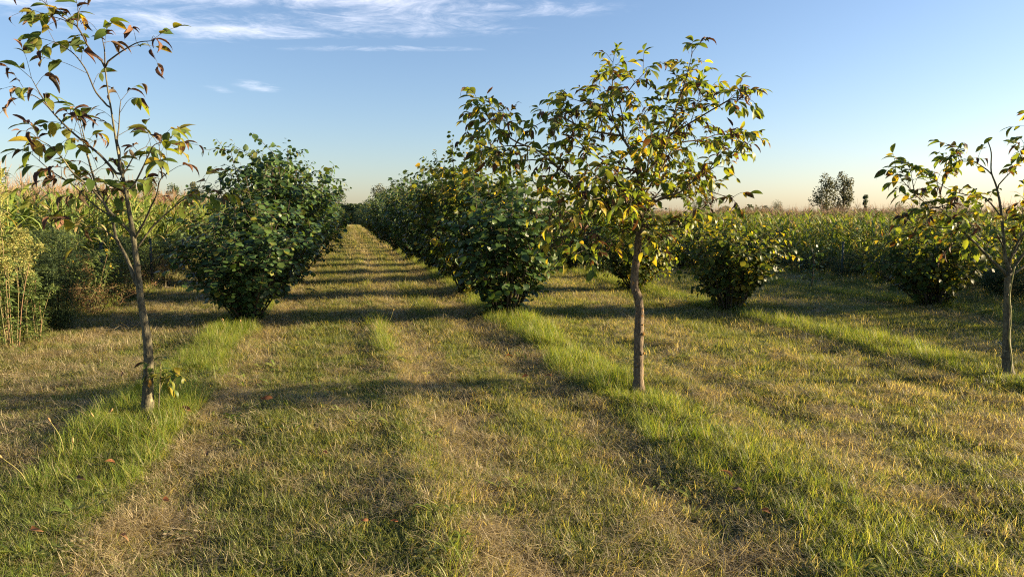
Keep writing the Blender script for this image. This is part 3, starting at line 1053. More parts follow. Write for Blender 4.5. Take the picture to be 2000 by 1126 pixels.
# the fuller walnut right of the middle
M_TRUNK = [(1247, 767), (1247, 730), (1247, 690), (1248, 640), (1249, 602), (1245, 577), (1239, 560), (1240, 530), (1245, 490), (1249, 442), (1250, 397), (1249, 351), (1249, 325)]
M_BR = [
    ([(1249, 326), (1230, 291), (1214, 266), (1200, 238), (1194, 205), (1196, 175), (1197, 150)], 0.1, 0.30, 0.015),
    ([(1216, 268), (1216, 230), (1210, 200), (1208, 172)], -0.25, 0.35, 0.008),
    ([(1249, 345), (1268, 331), (1292, 301), (1306, 259), (1320, 213), (1330, 185), (1325, 165)], -0.15, 0.35, 0.014),
    ([(1303, 273), (1338, 230), (1365, 200), (1384, 180)], 0.3, 0.35, 0.008),
    ([(1315, 260), (1370, 227), (1405, 206), (1434, 191), (1458, 192)], -0.3, 0.35, 0.008),
    ([(1253, 392), (1281, 344), (1296, 323), (1322, 282), (1370, 273), (1400, 263), (1425, 266)], 0.4, 0.4, 0.011),
    ([(1250, 418), (1290, 387), (1327, 376), (1352, 355), (1395, 326), (1434, 301), (1462, 278)], -0.35, 0.45, 0.012),
    ([(1251, 425), (1288, 390), (1342, 383), (1372, 371), (1400, 378), (1428, 388)], 0.25, 0.40, 0.009),
    ([(1221, 266), (1185, 261), (1150, 254), (1121, 241), (1098, 230), (1068, 235), (1045, 246)], -0.35, 0.22, 0.010),
    ([(1242, 425), (1195, 401), (1150, 375), (1111, 344), (1079, 319), (1050, 294), (1008, 277), (976, 252), (958, 236), (946, 218)], -0.45, 0.30, 0.016),
    ([(1079, 320), (1040, 312), (1005, 318), (975, 312)], 0.1, 0.30, 0.006),
    ([(1030, 285), (990, 285), (950, 292)], -0.1, 0.4, 0.005),
    ([(1243, 446), (1200, 426), (1178, 408), (1150, 391), (1105, 380), (1062, 385)], 0.35, 0.30, 0.011),
    ([(1243, 448), (1212, 430), (1175, 412), (1140, 402), (1105, 420)], -0.6, 0.35, 0.010),
    ([(1236, 450), (1193, 438), (1150, 455), (1120, 460), (1090, 470)], -0.25, 0.25, 0.008),
    ([(1234, 332), (1196, 323), (1164, 305), (1129, 287), (1100, 285)], 0.4, 0.25, 0.009),
    ([(1194, 232), (1175, 220), (1150, 216), (1122, 218)], 0.2, 0.3, 0.006),
    ([(1253, 438), (1283, 440), (1324, 436), (1360, 425)], -0.3, 0.35, 0.008),
    ([(1251, 400), (1235, 375), (1205, 360), (1165, 350)], -0.75, 0.25, 0.010),
    ([(1251, 410), (1270, 395), (1300, 360), (1330, 330)], 0.8, 0.35, 0.010),
    ([(1251, 370), (1262, 340), (1268, 300), (1272, 250)], -0.7, 0.3, 0.010),
    ([(1249, 355), (1240, 320), (1245, 280), (1252, 225)], 0.7, 0.3, 0.010),
    ([(1243, 440), (1220, 445), (1185, 470), (1165, 490)], -0.45, 0.4, 0.006),
    ([(1250, 440), (1275, 450), (1295, 470)], -0.5, 0.4, 0.006),
    ([(1250, 425), (1215, 395), (1180, 385), (1140, 395)], -0.8, 0.2, 0.008),
    ([(1250, 415), (1225, 400), (1235, 385)], -0.9, 0.2, 0.008),
]
walnut((1247, 767), 6.38, M_TRUNK, M_BR, 'leafy young walnut tree with a crooked brown trunk right of the alley', M_BARK_M, 5, 0.102, 0.14, 0.058, 1.9, (4, 7), (0.047, 0.019), 0.8)

# the walnut half out of the frame on the right
R_TRUNK = [(1970, 737), (1967, 700), (1966, 650), (1967, 600), (1968, 545), (1972, 530), (1963, 500), (1960, 466), (1955, 409), (1946, 364), (1936, 335), (1936, 298), (1928, 272)]
R_BR = [
    ([(1969, 537), (1936, 507), (1904, 474), (1875, 446), (1850, 421), (1838, 407), (1814, 400), (1792, 384), (1772, 362)], -0.35, 0.40, 0.016),
    ([(1842, 410), (1836, 380), (1830, 352)], 0.1, 0.3, 0.005),
    ([(1957, 425), (1932, 394), (1910, 380), (1885, 382)], 0.3, 0.35, 0.007),
    ([(1936, 337), (1904, 317), (1883, 315), (1862, 315)], -0.2, 0.4, 0.005),
    ([(1946, 366), (1965, 345), (1985, 325), (1995, 310)], -0.2, 0.4, 0.006),
    ([(1972, 534), (2010, 480), (2050, 420), (2070, 350), (2050, 280), (2020, 235)], 0.1, 0.4, 0.016),
    ([(1968, 520), (1990, 470), (2020, 430), (2060, 410), (2110, 400)], -0.4, 0.4, 0.012),
    ([(1972, 540), (2030, 500), (2090, 470), (2150, 430)], 0.35, 0.4, 0.013),
    ([(1960, 480), (1940, 450), (1905, 440), (1875, 470)], -0.4, 0.4, 0.007),
    ([(1966, 510), (1985, 490), (1995, 450), (1998, 400)], 0.4, 0.4, 0.008),
    ([(1870, 442), (1840, 445), (1800, 440), (1765, 450)], 0.1, 0.35, 0.006),
    ([(2055, 400), (2090, 350), (2130, 300)], 0.2, 0.3, 0.008),
]
walnut((1970, 737), 6.98, R_TRUNK, R_BR, 'walnut tree cut by the right edge with bare lower trunk and a thin pale strand up it', M_BARK_L, 8, 0.110, 0.10, 0.068, 1.5, (4, 6), (0.047, 0.005), 1.6)

def lichen_patches():
    roots = [o for o in S.objects if o.name.startswith('walnut_tree')]
    for root, pix, Y, rr in ((roots[0], [(292, 746), (290, 752), (289, 722)], 5.43, (0.020, 0.014, 0.010)),
                         (roots[1], [(1258, 690), (1257, 652), (1256, 634)], 6.34, (0.012, 0.012, 0.008))):
        for (px, py), q in zip(pix, rr):
            P = at(px, py, Y) - np.array(root.location)
            mb = MB()
            n = 9
            V = [(0, -0.008, 0)] + [(math.cos(a) * q * random.uniform(0.6, 1.1), 0.006, math.sin(a) * q * random.uniform(0.8, 1.7)) for a in np.arange(n) * 6.283 / n]
            mb.add(np.array(V) + P, [(0, 1 + k, 1 + (k + 1) % n) for k in range(n)])
            child('lichen', mb.mesh('lichen', M_LICHEN), root)


random.seed(4)
lichen_patches()
# thin pale tube running up the right side of the right walnut trunk
_r = [o for o in S.objects if o.name.startswith('walnut_tree')][2]
_P = spline([at(*p, 6.93) for p in ((1973, 735), (1976, 700), (1971, 660), (1975, 620), (1972, 580), (1977, 545), (1982, 520))], 4) - np.array(_r.location)
_mb = MB(); _mb.tube(_P, 0.006, 6, 0, 0, 0.3)
child('pale_strand', _mb.mesh('pale_strand', M_SEEDSTALK), _r)

# ------------------------------------------------------------------ hazel bushes
H_OUT = [(0, 0.03), (0.1, 0.26), (0.3, 0.42), (0.55, 0.44), (0.78, 0.32), (0.92, 0.13), (1.0, 0.0)]
HAZ = [leaf_template(H_OUT, 0.15, 0.22), leaf_template(H_OUT, 0.32, 0.35, 0.2), leaf_template(H_OUT, 0.05, 0.12, -0.2, 0.02)]


def hazel_data(seed, Ht, Rad, n_stems, leaf=0.098, foot=True, thin=1.0):
    g = np.random.default_rng(seed)
    stems, P, Yd, Zd, Sc = [], [], [], [], []

    def leaves_on(Q, step, size, t0=0.1):
        seg = np.linalg.norm(np.diff(Q, axis=0), axis=1); cum = np.concatenate(([0], np.cumsum(seg))); L = cum[-1]
        s = np.arange(t0 * L, L + 1e-3, step)
        if len(s) == 0:
            return
        i = np.clip(np.searchsorted(cum, s) - 1, 0, len(Q) - 2)
        p0 = Q[i] + (Q[i + 1] - Q[i]) * ((s - cum[i]) / (seg[i] + 1e-9))[:, None]
        d = nrm(Q[i + 1] - Q[i])
        a = nrm(np.cross(d, np.array((0.1, 0.2, 1.0)))); b = np.cross(d, a)
        ph = g.uniform(0, 6.28) + np.arange(len(s)) * 2.6 + g.normal(0, 0.3, len(s))
        rad_ = a * np.cos(ph)[:, None] + b * np.sin(ph)[:, None]
        out = nrm(np.stack((p0[:, 0], p0[:, 1], np.zeros(len(s))), 1) + 1e-6)
        y = nrm(rad_ * 0.7 + d * 0.35 + out * 0.35 + np.stack((g.normal(0, .15, len(s)), g.normal(0, .15, len(s)), -g.uniform(0.1, 0.8, len(s))), 1))
        z = nrm(np.stack((g.normal(0, .35, len(s)), g.normal(0, .35, len(s)), np.full(len(s), 0.8)), 1) + out * 0.45)
        P.append(p0 + y * 0.02); Yd.append(y); Zd.append(z); Sc.append(size * g.uniform(0.42, 1.25, len(s)))
    for k in range(n_stems):
        az = k * 2.399 + g.uniform(-0.3, 0.3)
        q = math.sqrt((k + 0.5) / n_stems)
        rr = Rad * q * g.uniform(0.75, 1.08)
        h = Ht * (1.0 - 0.30 * q ** 2) * g.choice((g.uniform(0.66, 0.95), g.uniform(0.9, 1.12)))
        d = np.array((math.cos(az), math.sin(az), 0))
        b0 = d * 0.15 * q
        pts = [b0, b0 + d * rr * 0.27 + (0, 0, h * 0.32), d * rr * 0.74 + np.array((0, 0, h * 0.66)) + g.normal(0, 0.04, 3), d * rr * 1.0 + np.array((0, 0, h)) + g.normal(0, 0.06, 3) * (1, 1, 0)]
        Q = spline(pts, 5)
        stems.append((Q, np.linspace(0.016, 0.004, len(Q))))
        leaves_on(Q, 0.045 / thin, leaf, 0.42)
        n_tw = int(15 * thin) + g.integers(0, 3)
        for j in range(n_tw):
            t = g.uniform(0.30, 0.97)
            i = int(t * (len(Q) - 1))
            sd = np.array((g.normal(), g.normal(), g.uniform(-0.15, 0.9)))
            sd = nrm(nrm(sd) + d * 0.55)
            ln = g.uniform(0.20, 0.50) * (0.45 + 0.65 * t)
            T = spline([Q[i], Q[i] + sd * ln * 0.55, Q[i] + sd * ln + np.array((0, 0, g.uniform(-0.07, 0.08)))], 3)
            stems.append((T, np.linspace(0.005, 0.002, len(T))))
            leaves_on(T, 0.046 / thin, leaf, 0.15)
    if foot:
        for k in range(int(30 * thin)):
            az = g.uniform(0, 6.28); d = np.array((math.cos(az), math.sin(az), 0))
            r0 = 0.24 * math.sqrt(g.random()); h = g.uniform(0.2, 0.85)
            T = spline([d * r0, d * (r0 + 0.05) + (0, 0, h * 0.5), d * (r0 + 0.07 + 0.22 * h) + np.array((0, 0, h))], 4)
            stems.append((T, np.linspace(0.006, 0.002, len(T))))
            leaves_on(T, 0.05, leaf * 0.95, 0.12)
    return stems, np.concatenate(P), np.concatenate(Yd), np.concatenate(Zd), np.concatenate(Sc)


def stems_mesh(stems):
    mb = MB()
    for Q, r in stems:
        mb.tube(Q[::2] if len(Q) > 9 else Q, r[::2] if len(Q) > 9 else r, 5 if r[0] > 0.01 else 4)
    return mb.mesh('hazel_stems', M_HSTEM)


HVAR = []
for k, (Ht, Rd, ns) in enumerate(((2.4, 1.02, 28), (2.5, 1.22, 30), (2.65, 1.15, 30), (2.45, 1.25, 30))):
    st, P, Yd, Zd, Sc = hazel_data(100 + k, Ht, Rd, ns)
    HVAR.append((st, P, Yd, Zd, Sc, stems_mesh(st)))
HLOW = []
for k, (Ht, Rd, ns) in enumerate(((1.50, 0.90, 24), (1.46, 0.95, 24))):
    st, P, Yd, Zd, Sc = hazel_data(150 + k, Ht, Rd, ns, 0.085)
    HLOW.append((st, P, Yd, Zd, Sc, stems_mesh(st)))
HMESH, HLEAF = {}, {}


def haz_foliage(var, mat):
    key = (id(var), mat.name)
    if key not in HMESH:
        g = np.random.default_rng(len(HMESH))
        st, P, Yd, Zd, Sc, sm = var
        M = frames(P, Yd, Zd, Sc)
        k = g.integers(0, 3, len(P))
        HMESH[key] = stamp_mesh('hazel_foliage', [(HAZ[j][0], HAZ[j][1], M[k == j], g.random((k == j).sum()), 0) for j in range(3)], mat)
    return HMESH[key]


def hazel(x, y, var, label, group, mat=None, rz=0.0, sc=1.0, individual=0, sz=None):
    mat = mat or M_HAZEL
    z = gz(x, y)
    root = empty('hazel_bush', (x, y, z - 0.02), label, 'bush', group, rz)
    root.scale = (sc, sc, sz or sc)
    st, P, Yd, Zd, Sc, sm = var
    child('stem', sm, root)
    if not individual:
        child('foliage', haz_foliage(var, mat), root)
        root.children[-1]['kind'] = 'stuff'
        return root
    g = np.random.default_rng(int(x * 100 + 5000))
    M = frames(P, Yd, Zd, Sc)
    k = g.integers(0, 3, len(P))
    W = np.array(Matrix.LocRotScale(Vector((x, y, z)), Matrix.Rotation(rz, 3, 'Z').to_quaternion(), Vector((sc, sc, sz or sc))))
    PW = (P + Yd * Sc[:, None] * 0.5) @ W[:3, :3].T + W[:3, 3]
    top = visible_rank(PW, 0.05, individual)
    for j in range(3):
        if (j, mat.name) not in HLEAF:
            HLEAF[(j, mat.name)] = template_mesh('hazel_leaf', HAZ[j], mat)
    for i in top:
        child('leaf', HLEAF[(k[i], mat.name)], root, Matrix(M[i].tolist()))
    rest = np.ones(len(P), bool); rest[top] = False
    me = stamp_mesh('hazel_foliage', [(HAZ[j][0], HAZ[j][1], M[rest & (k == j)], g.random((rest & (k == j)).sum()), 0) for j in range(3)], mat)
    child('foliage', me, root, kind='stuff')
    return root


gh = np.random.default_rng(77)
GA = 'hazel bushes in the right row of the alley'
GL = 'hazel bushes in the left row of the alley'
GC = 'hazel bushes in the rows right of the alley'
ORD = ['front', 'second', 'third', 'fourth', 'fifth']
for k in range(30):
    v = 11.08 + 2.98 * k
    x, y = uv2xy(2.42 + gh.normal(0, 0.08), v)
    lab = ('dark hazel bush at the front of the right alley row, left of the leafy walnut' if k == 0 else
           '%s hazel bush from the front in the right row of the alley' % ORD[k] if k < 4 else
           'dense hazel bush farther back in the right row along the grassy alley')
    hazel(x, y, HVAR[(k + 0) % 4], lab, GA, M_HAZEL if k % 5 != 1 else M_HAZEL_Y, gh.uniform(0, 6.28) if k else 0.6, gh.uniform(1.0, 1.16) if k else 1.16, 300 if k == 0 else 0, (1.0, 1.2, 1.14)[k] if k < 3 else gh.uniform(0.98, 1.18))
for k in range(30):
    v = 11.3 + 2.98 * k
    x, y = uv2xy(-1.50 + gh.normal(0, 0.08) + (0, 0.12, 0.22)[min(k, 2)] * (k < 3), v)
    lab = ('hazel bush at the front of the left alley row beside the leaning walnut' if k == 0 else
           '%s hazel bush from the front in the left row of the alley' % ORD[k] if k < 3 else
           'dense hazel bush farther back in the left row along the grassy alley')
    hazel(x, y, HVAR[(k + 1) % 4], lab, GL, M_HAZEL if k not in (14, 20, 22) else M_HAZEL_Y, gh.uniform(0, 6.28) if k else 2.1, (0.98, 1.12, 1.12)[k] if k < 3 else gh.uniform(1.0, 1.16), 300 if k == 0 else 0, (0.72, 1.16, 1.26)[k] if k < 3 else gh.uniform(0.98, 1.16))
for k in range(20):
    v = (10.9, 14.3, 17.3)[k] if k < 3 else 10.64 + 2.98 * k  # bushes past the third are unseen, lined up with the sun for shadow bars
    x, y = uv2xy(6.2 + gh.normal(0, 0.08), v)
    lab = ('yellowing hazel bush right of the leafy walnut, alone on the mown turf' if k == 0 else
           'low hazel bush just behind the crooked walnut trunk' if k == 1 else
           'small dark hazel bush left of the crooked walnut trunk, third in its row' if k == 2 else
           'hidden low hazel bush behind the right alley row, added for the shadow bars')
    hazel(x, y, HLOW[k % 2], lab, GC, M_HAZEL_Y if k != 2 else M_HAZEL, gh.uniform(0, 6.28), 1.0 if k < 3 else 0.82, 300 if k == 0 else 0, 1.08)  # unseen ones narrowed to sharpen the bars of shade
for k, v in enumerate((10.35, 19.5, 22.8, 26, 29.2)):  # all but the front one are unseen, added for shadow stripes
    x, y = uv2xy(9.82, v)
    hazel(x, y, HLOW[(k + 1) % 2], 'yellowing hazel bush left of the walnut at the right edge' if k == 0 else 'hidden low hazel bush far back in the last right row, added for its shadow',
          GC, M_HAZEL_Y, gh.uniform(0, 6.28), 1.08, 300 if k == 0 else 0)

# small sapling in the far right row
x, y = uv2xy(9.95, 13.89)
st, P, Yd, Zd, Sc = hazel_data(190, 1.05, 0.22, 4, 0.07, True, 0.5)
keep = np.random.default_rng(1).random(len(P)) < 0.45
root = empty('hazel_sapling', (x, y, gz(x, y)), 'thin small sapling in front of the right maize field', 'sapling')
child('stem', stems_mesh(st[:4]), root)
child('foliage', stamp_mesh('sapling_foliage', [(HAZ[0][0], HAZ[0][1], frames(P, Yd, Zd, Sc)[keep], rng.random(keep.sum()), 0)], M_HAZEL), root, kind='stuff')


# walnut shoot at the foot of the left walnut
def shoot():
    b = np.array(at(309, 800, 5.42)); b[2] = gz(b[0], b[1])
    root = empty('walnut_sapling', b, 'low green walnut shoot right beside the left walnut trunk', 'sapling')
    g = np.random.default_rng(12)
    mb = MB()
    tops = [(316, 690), (345, 715), (280, 705), (358, 735), (330, 760), (262, 755), (345, 770)]
    P0 = spline([b, at(311, 770, 5.42), at(314, 735, 5.42), at(313, 706, 5.42)], 4)
    mb.tube(P0 - b, np.linspace(0.006, 0.003, len(P0)), 6)
    child('stem', mb.mesh('shoot_stem', M_TWIG), root)
    sm = MB()
    for q, (px, py) in enumerate(tops):
        i = min(len(P0) - 1, 4 + q)
        e = at(px, py, 5.42 + g.uniform(-0.15, 0.15))
        st = spline([P0[i], (P0[i] + e) / 2 + np.array((0, 0, 0.04)), e], 4)
        sm.tube(st - b, np.linspace(0.0025, 0.0012, len(st)), 4)
        for k in range(7):
            t = 1 - k * 0.11
            j = min(int(t * (len(st) - 1)), len(st) - 2)
            p = st[j]
            dd = nrm(st[j + 1] - st[j])
            side = nrm(np.cross(dd, (0, 0, 1))) * (1 if k % 2 else -1)
            yv = nrm(dd * 0.6 + side * (0.8 if k else 0.1) + np.array((0, 0, -0.45)))
            Mx = frames((p - b)[None], yv[None], np.array(((g.normal() * .2, g.normal() * .2, 1.0),)), 0.085 * g.uniform(0.8, 1.1))[0]
            child('leaf', WAL_ME[g.integers(0, 4)], root, Matrix(Mx.tolist()))
    child('leaf_stalk', sm.mesh('shoot_stalks', M_SEEDSTALK), root, kind='stuff')


shoot()

# ------------------------------------------------------------------ maize fields
def strap(L, w, droop, az, base, seed):
    """one arching maize leaf"""
    g = random.Random(seed)
    V, F = [], []
    d = np.array((math.cos(az), math.sin(az), 0)); sd = np.array((-math.sin(az), math.cos(az), 0))
    p = np.array(base, float); n = 8
    a = g.uniform(0.25, 0.6)
    for k in range(n + 1):
        t = k / n
        ww = w * 0.5 * (min(1, 0.45 + t * 3) * (1 - t ** 2.2) + 0.02)
        up = np.cross(sd, d * math.sin(a) + np.array((0, 0, math.cos(a))))
        fold = np.array((0, 0, 1)) * ww * 0.35 * (1 if k < n else 0)
        V += [p - sd * ww + fold, p, p + sd * ww + fold]
        a += droop / n * (1 + t) * g.uniform(0.7, 1.2)
        p = p + (d * math.sin(a) + np.array((0, 0, math.cos(a)))) * L / n
    for k in range(n):
        b = k * 3
        F += [(b, b + 1, b + 4, b + 3), (b + 1, b + 2, b + 5, b + 4)]
    return V, F


def maize_parts(seed, H):
    g = random.Random(seed)
    stalk = MB()
    lean = np.array((g.uniform(-0.06, 0.06), g.uniform(-0.06, 0.06), 0))
    pts = [np.array((0, 0, 0)) + lean * (t * H) + np.array((0, 0, t * H)) for t in np.linspace(0, 1, 7)]
    stalk.tube(pts, np.linspace(0.014, 0.006, 7), 6, 0.45)
    leaves = []
    az = g.uniform(0, 6.28)
    n = 12
    for k in range(n):
        t = 0.12 + 0.80 * k / (n - 1)
        az += math.pi + g.uniform(-0.45, 0.45)
        L = (0.55 + 0.42 * math.sin(min(1, t * 1.25) * math.pi)) * g.uniform(0.8, 1.05) * 0.85
        V, F = strap(L * 1.12, g.uniform(0.055, 0.082), g.uniform(0.9, 2.2) * (1.0 - 0.3 * t), az, pts[0] + lean * t * H + np.array((0, 0, t * H)), g.random())
        r = g.uniform(0.88, 1.0) if (k < 4 and g.random() < 0.6) else g.uniform(0.05, 0.8)
        leaves.append((np.array(V), F, r))
    tas = MB()
    top = pts[-1]
    for k in range(7):
        a = g.uniform(0, 6.28); sp = g.uniform(0.15, 0.6) if k else 0.02
        L = g.uniform(0.16, 0.26) if k else 0.34
        d = np.array((math.cos(a) * sp, math.sin(a) * sp, 1.0)); d /= np.linalg.norm(d)
        tas.tube([top, top + d * L * 0.5, top + d * L + np.array((math.cos(a), math.sin(a), -0.3)) * 0.02], [0.0022, 0.0038, 0.0018], 4, g.random())
    return stalk, leaves, tas


MZ = []
for k in range(5):
    stalk, leaves, tas = maize_parts(300 + k, 1.85 * (0.94 + 0.03 * k))
    whole = MB()
    for Vv, Ff, rr in zip(stalk.v, [stalk.f], stalk.r):
        whole.add(Vv, Ff, 0.45, 0)
    for V, F, r in leaves:
        whole.add(V, F, r, 0)
    off = 0
    for Vv in tas.v:
        fs = [[i - off for i in f] for f in tas.f if off <= f[0] < off + len(Vv)]
        whole.add(Vv, fs, random.random(), 1)
        off += len(Vv)
    lm = []
    for V, F, r in leaves:
        m1 = MB(); m1.add(V, F, r); lm.append(m1.mesh('maize_leaf', M_MAIZE))
    MZ.append((stalk.mesh('maize_stalk', M_MAIZE), lm, tas.mesh('maize_tassel', M_TASSEL), whole.mesh('maize_plant', [M_MAIZE, M_TASSEL])))


def maize_field():
    g = np.random.default_rng(61)
    n_ind = 0
    far = []
    GLF, GRF = 'maize plants along the left field edge', 'maize plants along the right field edge'
    for side in (-1, 1):
        for row in range(0, 46):
            u = (-5.55 - row * 0.75) if side < 0 else (12.85 + row * 0.75)
            vmax = 80 if row < 10 else 70
            v0 = 7.0 if side < 0 else 5.0
            vs = np.arange(v0, vmax, 0.21 if row < 6 else 0.34) + g.uniform(-0.05, 0.05)
            for v in vs:
                x, y = uv2xy(u + g.normal(0, 0.05), v + g.normal(0, 0.04))
                if y < 2:
                    continue
                if side < 0 and (x < -0.80 * y - 2.5):
                    continue
                if side > 0 and (x > 0.80 * y + 12):
                    continue
                px = 1000 + FPX * x / y
                ind = False
                if side < 0 and row < 2 and -40 < px < 430 and n_ind < 150:
                    ind = True
                if side > 0 and row < 2 and 1440 < px < 2040 and n_ind < 298:
                    ind = True
                if ind:
                    n_ind += 1
                    k = int(g.integers(0, 5))
                    big = side < 0 and row == 0 and y < 14.5
                    lab = ('ripening maize plant in the sunlit field behind the left fence posts' if side < 0 else
                           'ripening maize plant at the shaded edge of the right field')
                    sc = g.uniform(1.02, 1.18) if side < 0 else g.uniform(0.78, 0.90)
                    rz = g.uniform(0, 6.28)
                    if big:
                        root = empty('maize_plant', (x, y, gz(x, y)), lab, 'maize plant', GLF, rz)
                        root.scale = (sc, sc, sc)
                        child('stalk', MZ[k][0], root)
                        for lm in MZ[k][1]:
                            child('leaf', lm, root)
                        child('tassel', MZ[k][2], root)
                    else:
                        o = child('maize_plant', MZ[k][3], None)
                        o.location = (x, y, gz(x, y)); o.rotation_euler = (0, 0, rz); o.scale = (sc, sc, sc)
                        tag(o, lab, 'maize plant', GLF if side < 0 else GRF)
                else:
                    far.append((x, y, gz(x, y), g.uniform(0, 6.28), (g.uniform(1.03, 1.2) if side < 0 else g.uniform(0.78, 0.92)), g.integers(0, 5)))
    far = np.array(far)
    rot = np.zeros((len(far), 3)); rot[:, 2] = far[:, 3]; rot[:, 0] = g.normal(0, 0.05, len(far))
    scatter('maize_field', far[:, :3], rot, far[:, 4], far[:, 5].astype(int), [m[3] for m in MZ], 'deep stand of ripening maize filling both fields beyond the edge rows')


maize_field()

# ------------------------------------------------------------------ fence posts
def fence_post(u, v, h, label, group):
    x, y = uv2xy(u, v)
    root = empty('fence_post', (x, y, gz(x, y) - 0.05), label, 'post', group, R(13))
    mb = MB()
    mb.tube([(0, 0, 0), (0, 0, h * 0.5), (0, 0, h)], 0.026, 10)
    child('pole', mb.mesh('post_pole', M_POST, True), root)
    cp = MB()
    cp.tube([(0, 0, h - 0.004), (0, 0, h + 0.022), (0, 0, h + 0.034)], [0.032, 0.032, 0.018], 10)
    child('cap', cp.mesh('post_cap', M_POST, True), root)
    ck = MB()
    for z in (0.35, 0.7):
        ck.tube([(0.02, 0, z * h), (0.05, 0, z * h), (0.056, 0, z * h + 0.02)], [0.010, 0.010, 0.006], 6)
    child('clip', ck.mesh('post_clip', M_POST, True), root)


GP = 'dark fence posts along the left maize field'
for k, lab in enumerate(('leftmost dark fence post, between the tall plumes and the bushy weed',
                         'dark fence post hidden behind the leaning walnut twigs', 'slim dark fence post just right of the leaning walnut trunk',
                         'dark fence post nearest the left hazel bush', 'dark fence post in the gap behind the left hazel bush')):
    fence_post(-4.32, 10.95 + 3.35 * k, 1.12 if k < 4 else 1.05, lab, GP)
fence_post(11.91, 15.37, 0.95, 'lone dark fence post at the edge of the right maize field', None)


# ------------------------------------------------------------------ weeds along the field edges
NARROW = leaf_template([(0, 0.02), (0.3, 0.12), (0.7, 0.09), (1, 0.0)], 0.25, 0.45)
BIT = (np.array(((0, 0, 0), (0.28, 0.5, 0.1), (0, 1, 0), (-0.28, 0.5, 0.1))), [(0, 1, 2, 3)])
DOT = leaf_template([(0, 0.1), (0.5, 0.5), (1, 0.1)], 0.2, 0.2)


def weed(name, x, y, h, spread, n_stem, leaf_m, n_leaf, leaf_s, label, cat, plume=None, n_plume=0, plume_t=0.6, lean=0.15, seed=0, plume_s=0.016, group=None, plume_w=0.16, t_leaf=(0.06, 0.95), loose=0.07, stem_m=None):
    g = np.random.default_rng(seed)
    b = np.array((x, y, gz(x, y)))
    root = empty(name, b, label, cat, group)
    mb = MB()
    P, Y, Z, Sx = [], [], [], []
    PP, PY, PZ, PS = [], [], [], []
    for k in range(n_stem):
        az = g.uniform(0, 6.28); q = math.sqrt(g.random())
        r0 = spread * 0.35 * q; r1 = spread * q + lean * g.normal() * 0.5
        hh = h * g.uniform(0.5, 1.04)
        d = np.array((math.cos(az), math.sin(az), 0))
        Q = spline([d * r0, d * (r0 + r1) * 0.5 + (0, 0, hh * 0.5), d * r1 + np.array((g.normal() * lean * .3, g.normal() * lean * .3, hh)) - np.array((0, 0, 0.06 * hh)), d * (r1 + 0.14 * hh * lean * 4) + np.array((g.normal() * lean * .5, g.normal() * lean * .5, hh))], 6)
        mb.tube(Q, np.linspace(0.0055, 0.0018, len(Q)), 5, g.random())
        m = max(1, int(n_leaf / n_stem))
        t = g.uniform(t_leaf[0], t_leaf[1], m)
        i = (t * (len(Q) - 1)).astype(int)
        a = g.uniform(0, 6.28, m)
        y_ = nrm(np.stack((np.cos(a), np.sin(a), g.uniform(-0.1, 0.9, m)), 1))
        off = y_ * (g.uniform(0, 1, m) ** 0.7 * loose)[:, None]
        P.append(Q[i] + off); Y.append(y_); Z.append(nrm(np.stack((g.normal(0, .4, m), g.normal(0, .4, m), np.ones(m)), 1))); Sx.append(leaf_s * g.uniform(0.6, 1.2, m))
        if plume:
            m = int(n_plume / n_stem)
            t = plume_t + (1 - plume_t) * g.random(m)
            i = np.minimum((t * (len(Q) - 1)).astype(int), len(Q) - 1)
            a = g.uniform(0, 6.28, m)
            rr = plume_w * np.sqrt(g.random(m)) * (1.15 - (t - plume_t) / (1 - plume_t + 1e-6))
            PP.append(Q[i] + np.stack((np.cos(a) * rr, np.sin(a) * rr, rr * 0.7 + g.uniform(-0.05, 0.05, m)), 1))
            PY.append(nrm(g.normal(0, 1, (m, 3)) + (0, 0, 0.7))); PZ.append(g.normal(0, 1, (m, 3))); PS.append(plume_s * g.uniform(0.6, 1.4, m))
    child('stem', mb.mesh('weed_stem', stem_m or M_STEM), root)
    P = np.concatenate(P)
    child('foliage', stamp_mesh('weed_foliage', [(NARROW[0], NARROW[1], frames(P, np.concatenate(Y), np.concatenate(Z), np.concatenate(Sx)), g.random(len(P)), 0)], leaf_m), root, kind='stuff')
    if plume:
        P = np.concatenate(PP)
        child('seed_plume' if plume is not M_FLOWER else 'flower', stamp_mesh('weed_plume', [(BIT[0], BIT[1], frames(P, np.concatenate(PY), np.concatenate(PZ), np.concatenate(PS)), g.random(len(P)), 0)], plume), root, kind='stuff')
    return root


def wpos(px, py):
    a, b, c = ray(px, py)
    k = -CAMH / c
    return a * k, b * k


x, y = wpos(22, 684)
weed('plumed_weed', x, y, 2.05, 0.26, 13, M_WEED, 1500, 0.085, 'tall weed with pale feathery plumes at the left edge', 'weed', M_PLUME, 10000, 0.50, 0.16, 1, 0.015, None, 0.085)
x, y = wpos(52, 672)
weed('plumed_weed', x, y, 1.50, 0.14, 6, M_WEED, 600, 0.075, 'shorter plumed weed with reddish stems, right of the tallest plumes', 'weed', M_PLUME, 4200, 0.5, 0.12, 2, 0.014, None, 0.07)
x, y = wpos(-30, 676)
weed('plumed_weed', x, y, 1.85, 0.26, 11, M_WEED, 1300, 0.085, 'plumed weed cut by the left edge of the picture', 'weed', M_PLUME, 7000, 0.5, 0.15, 3, 0.015, None, 0.08)
x, y = wpos(74, 672)
weed('stalky_weed', x, y, 1.0, 0.09, 5, M_WEED, 900, 0.06, 'thin pale green weed in front of the leftmost post', 'weed', M_WEED, 500, 0.6, 0.1, 4, 0.016, None, 0.07)
x, y = wpos(110, 646)
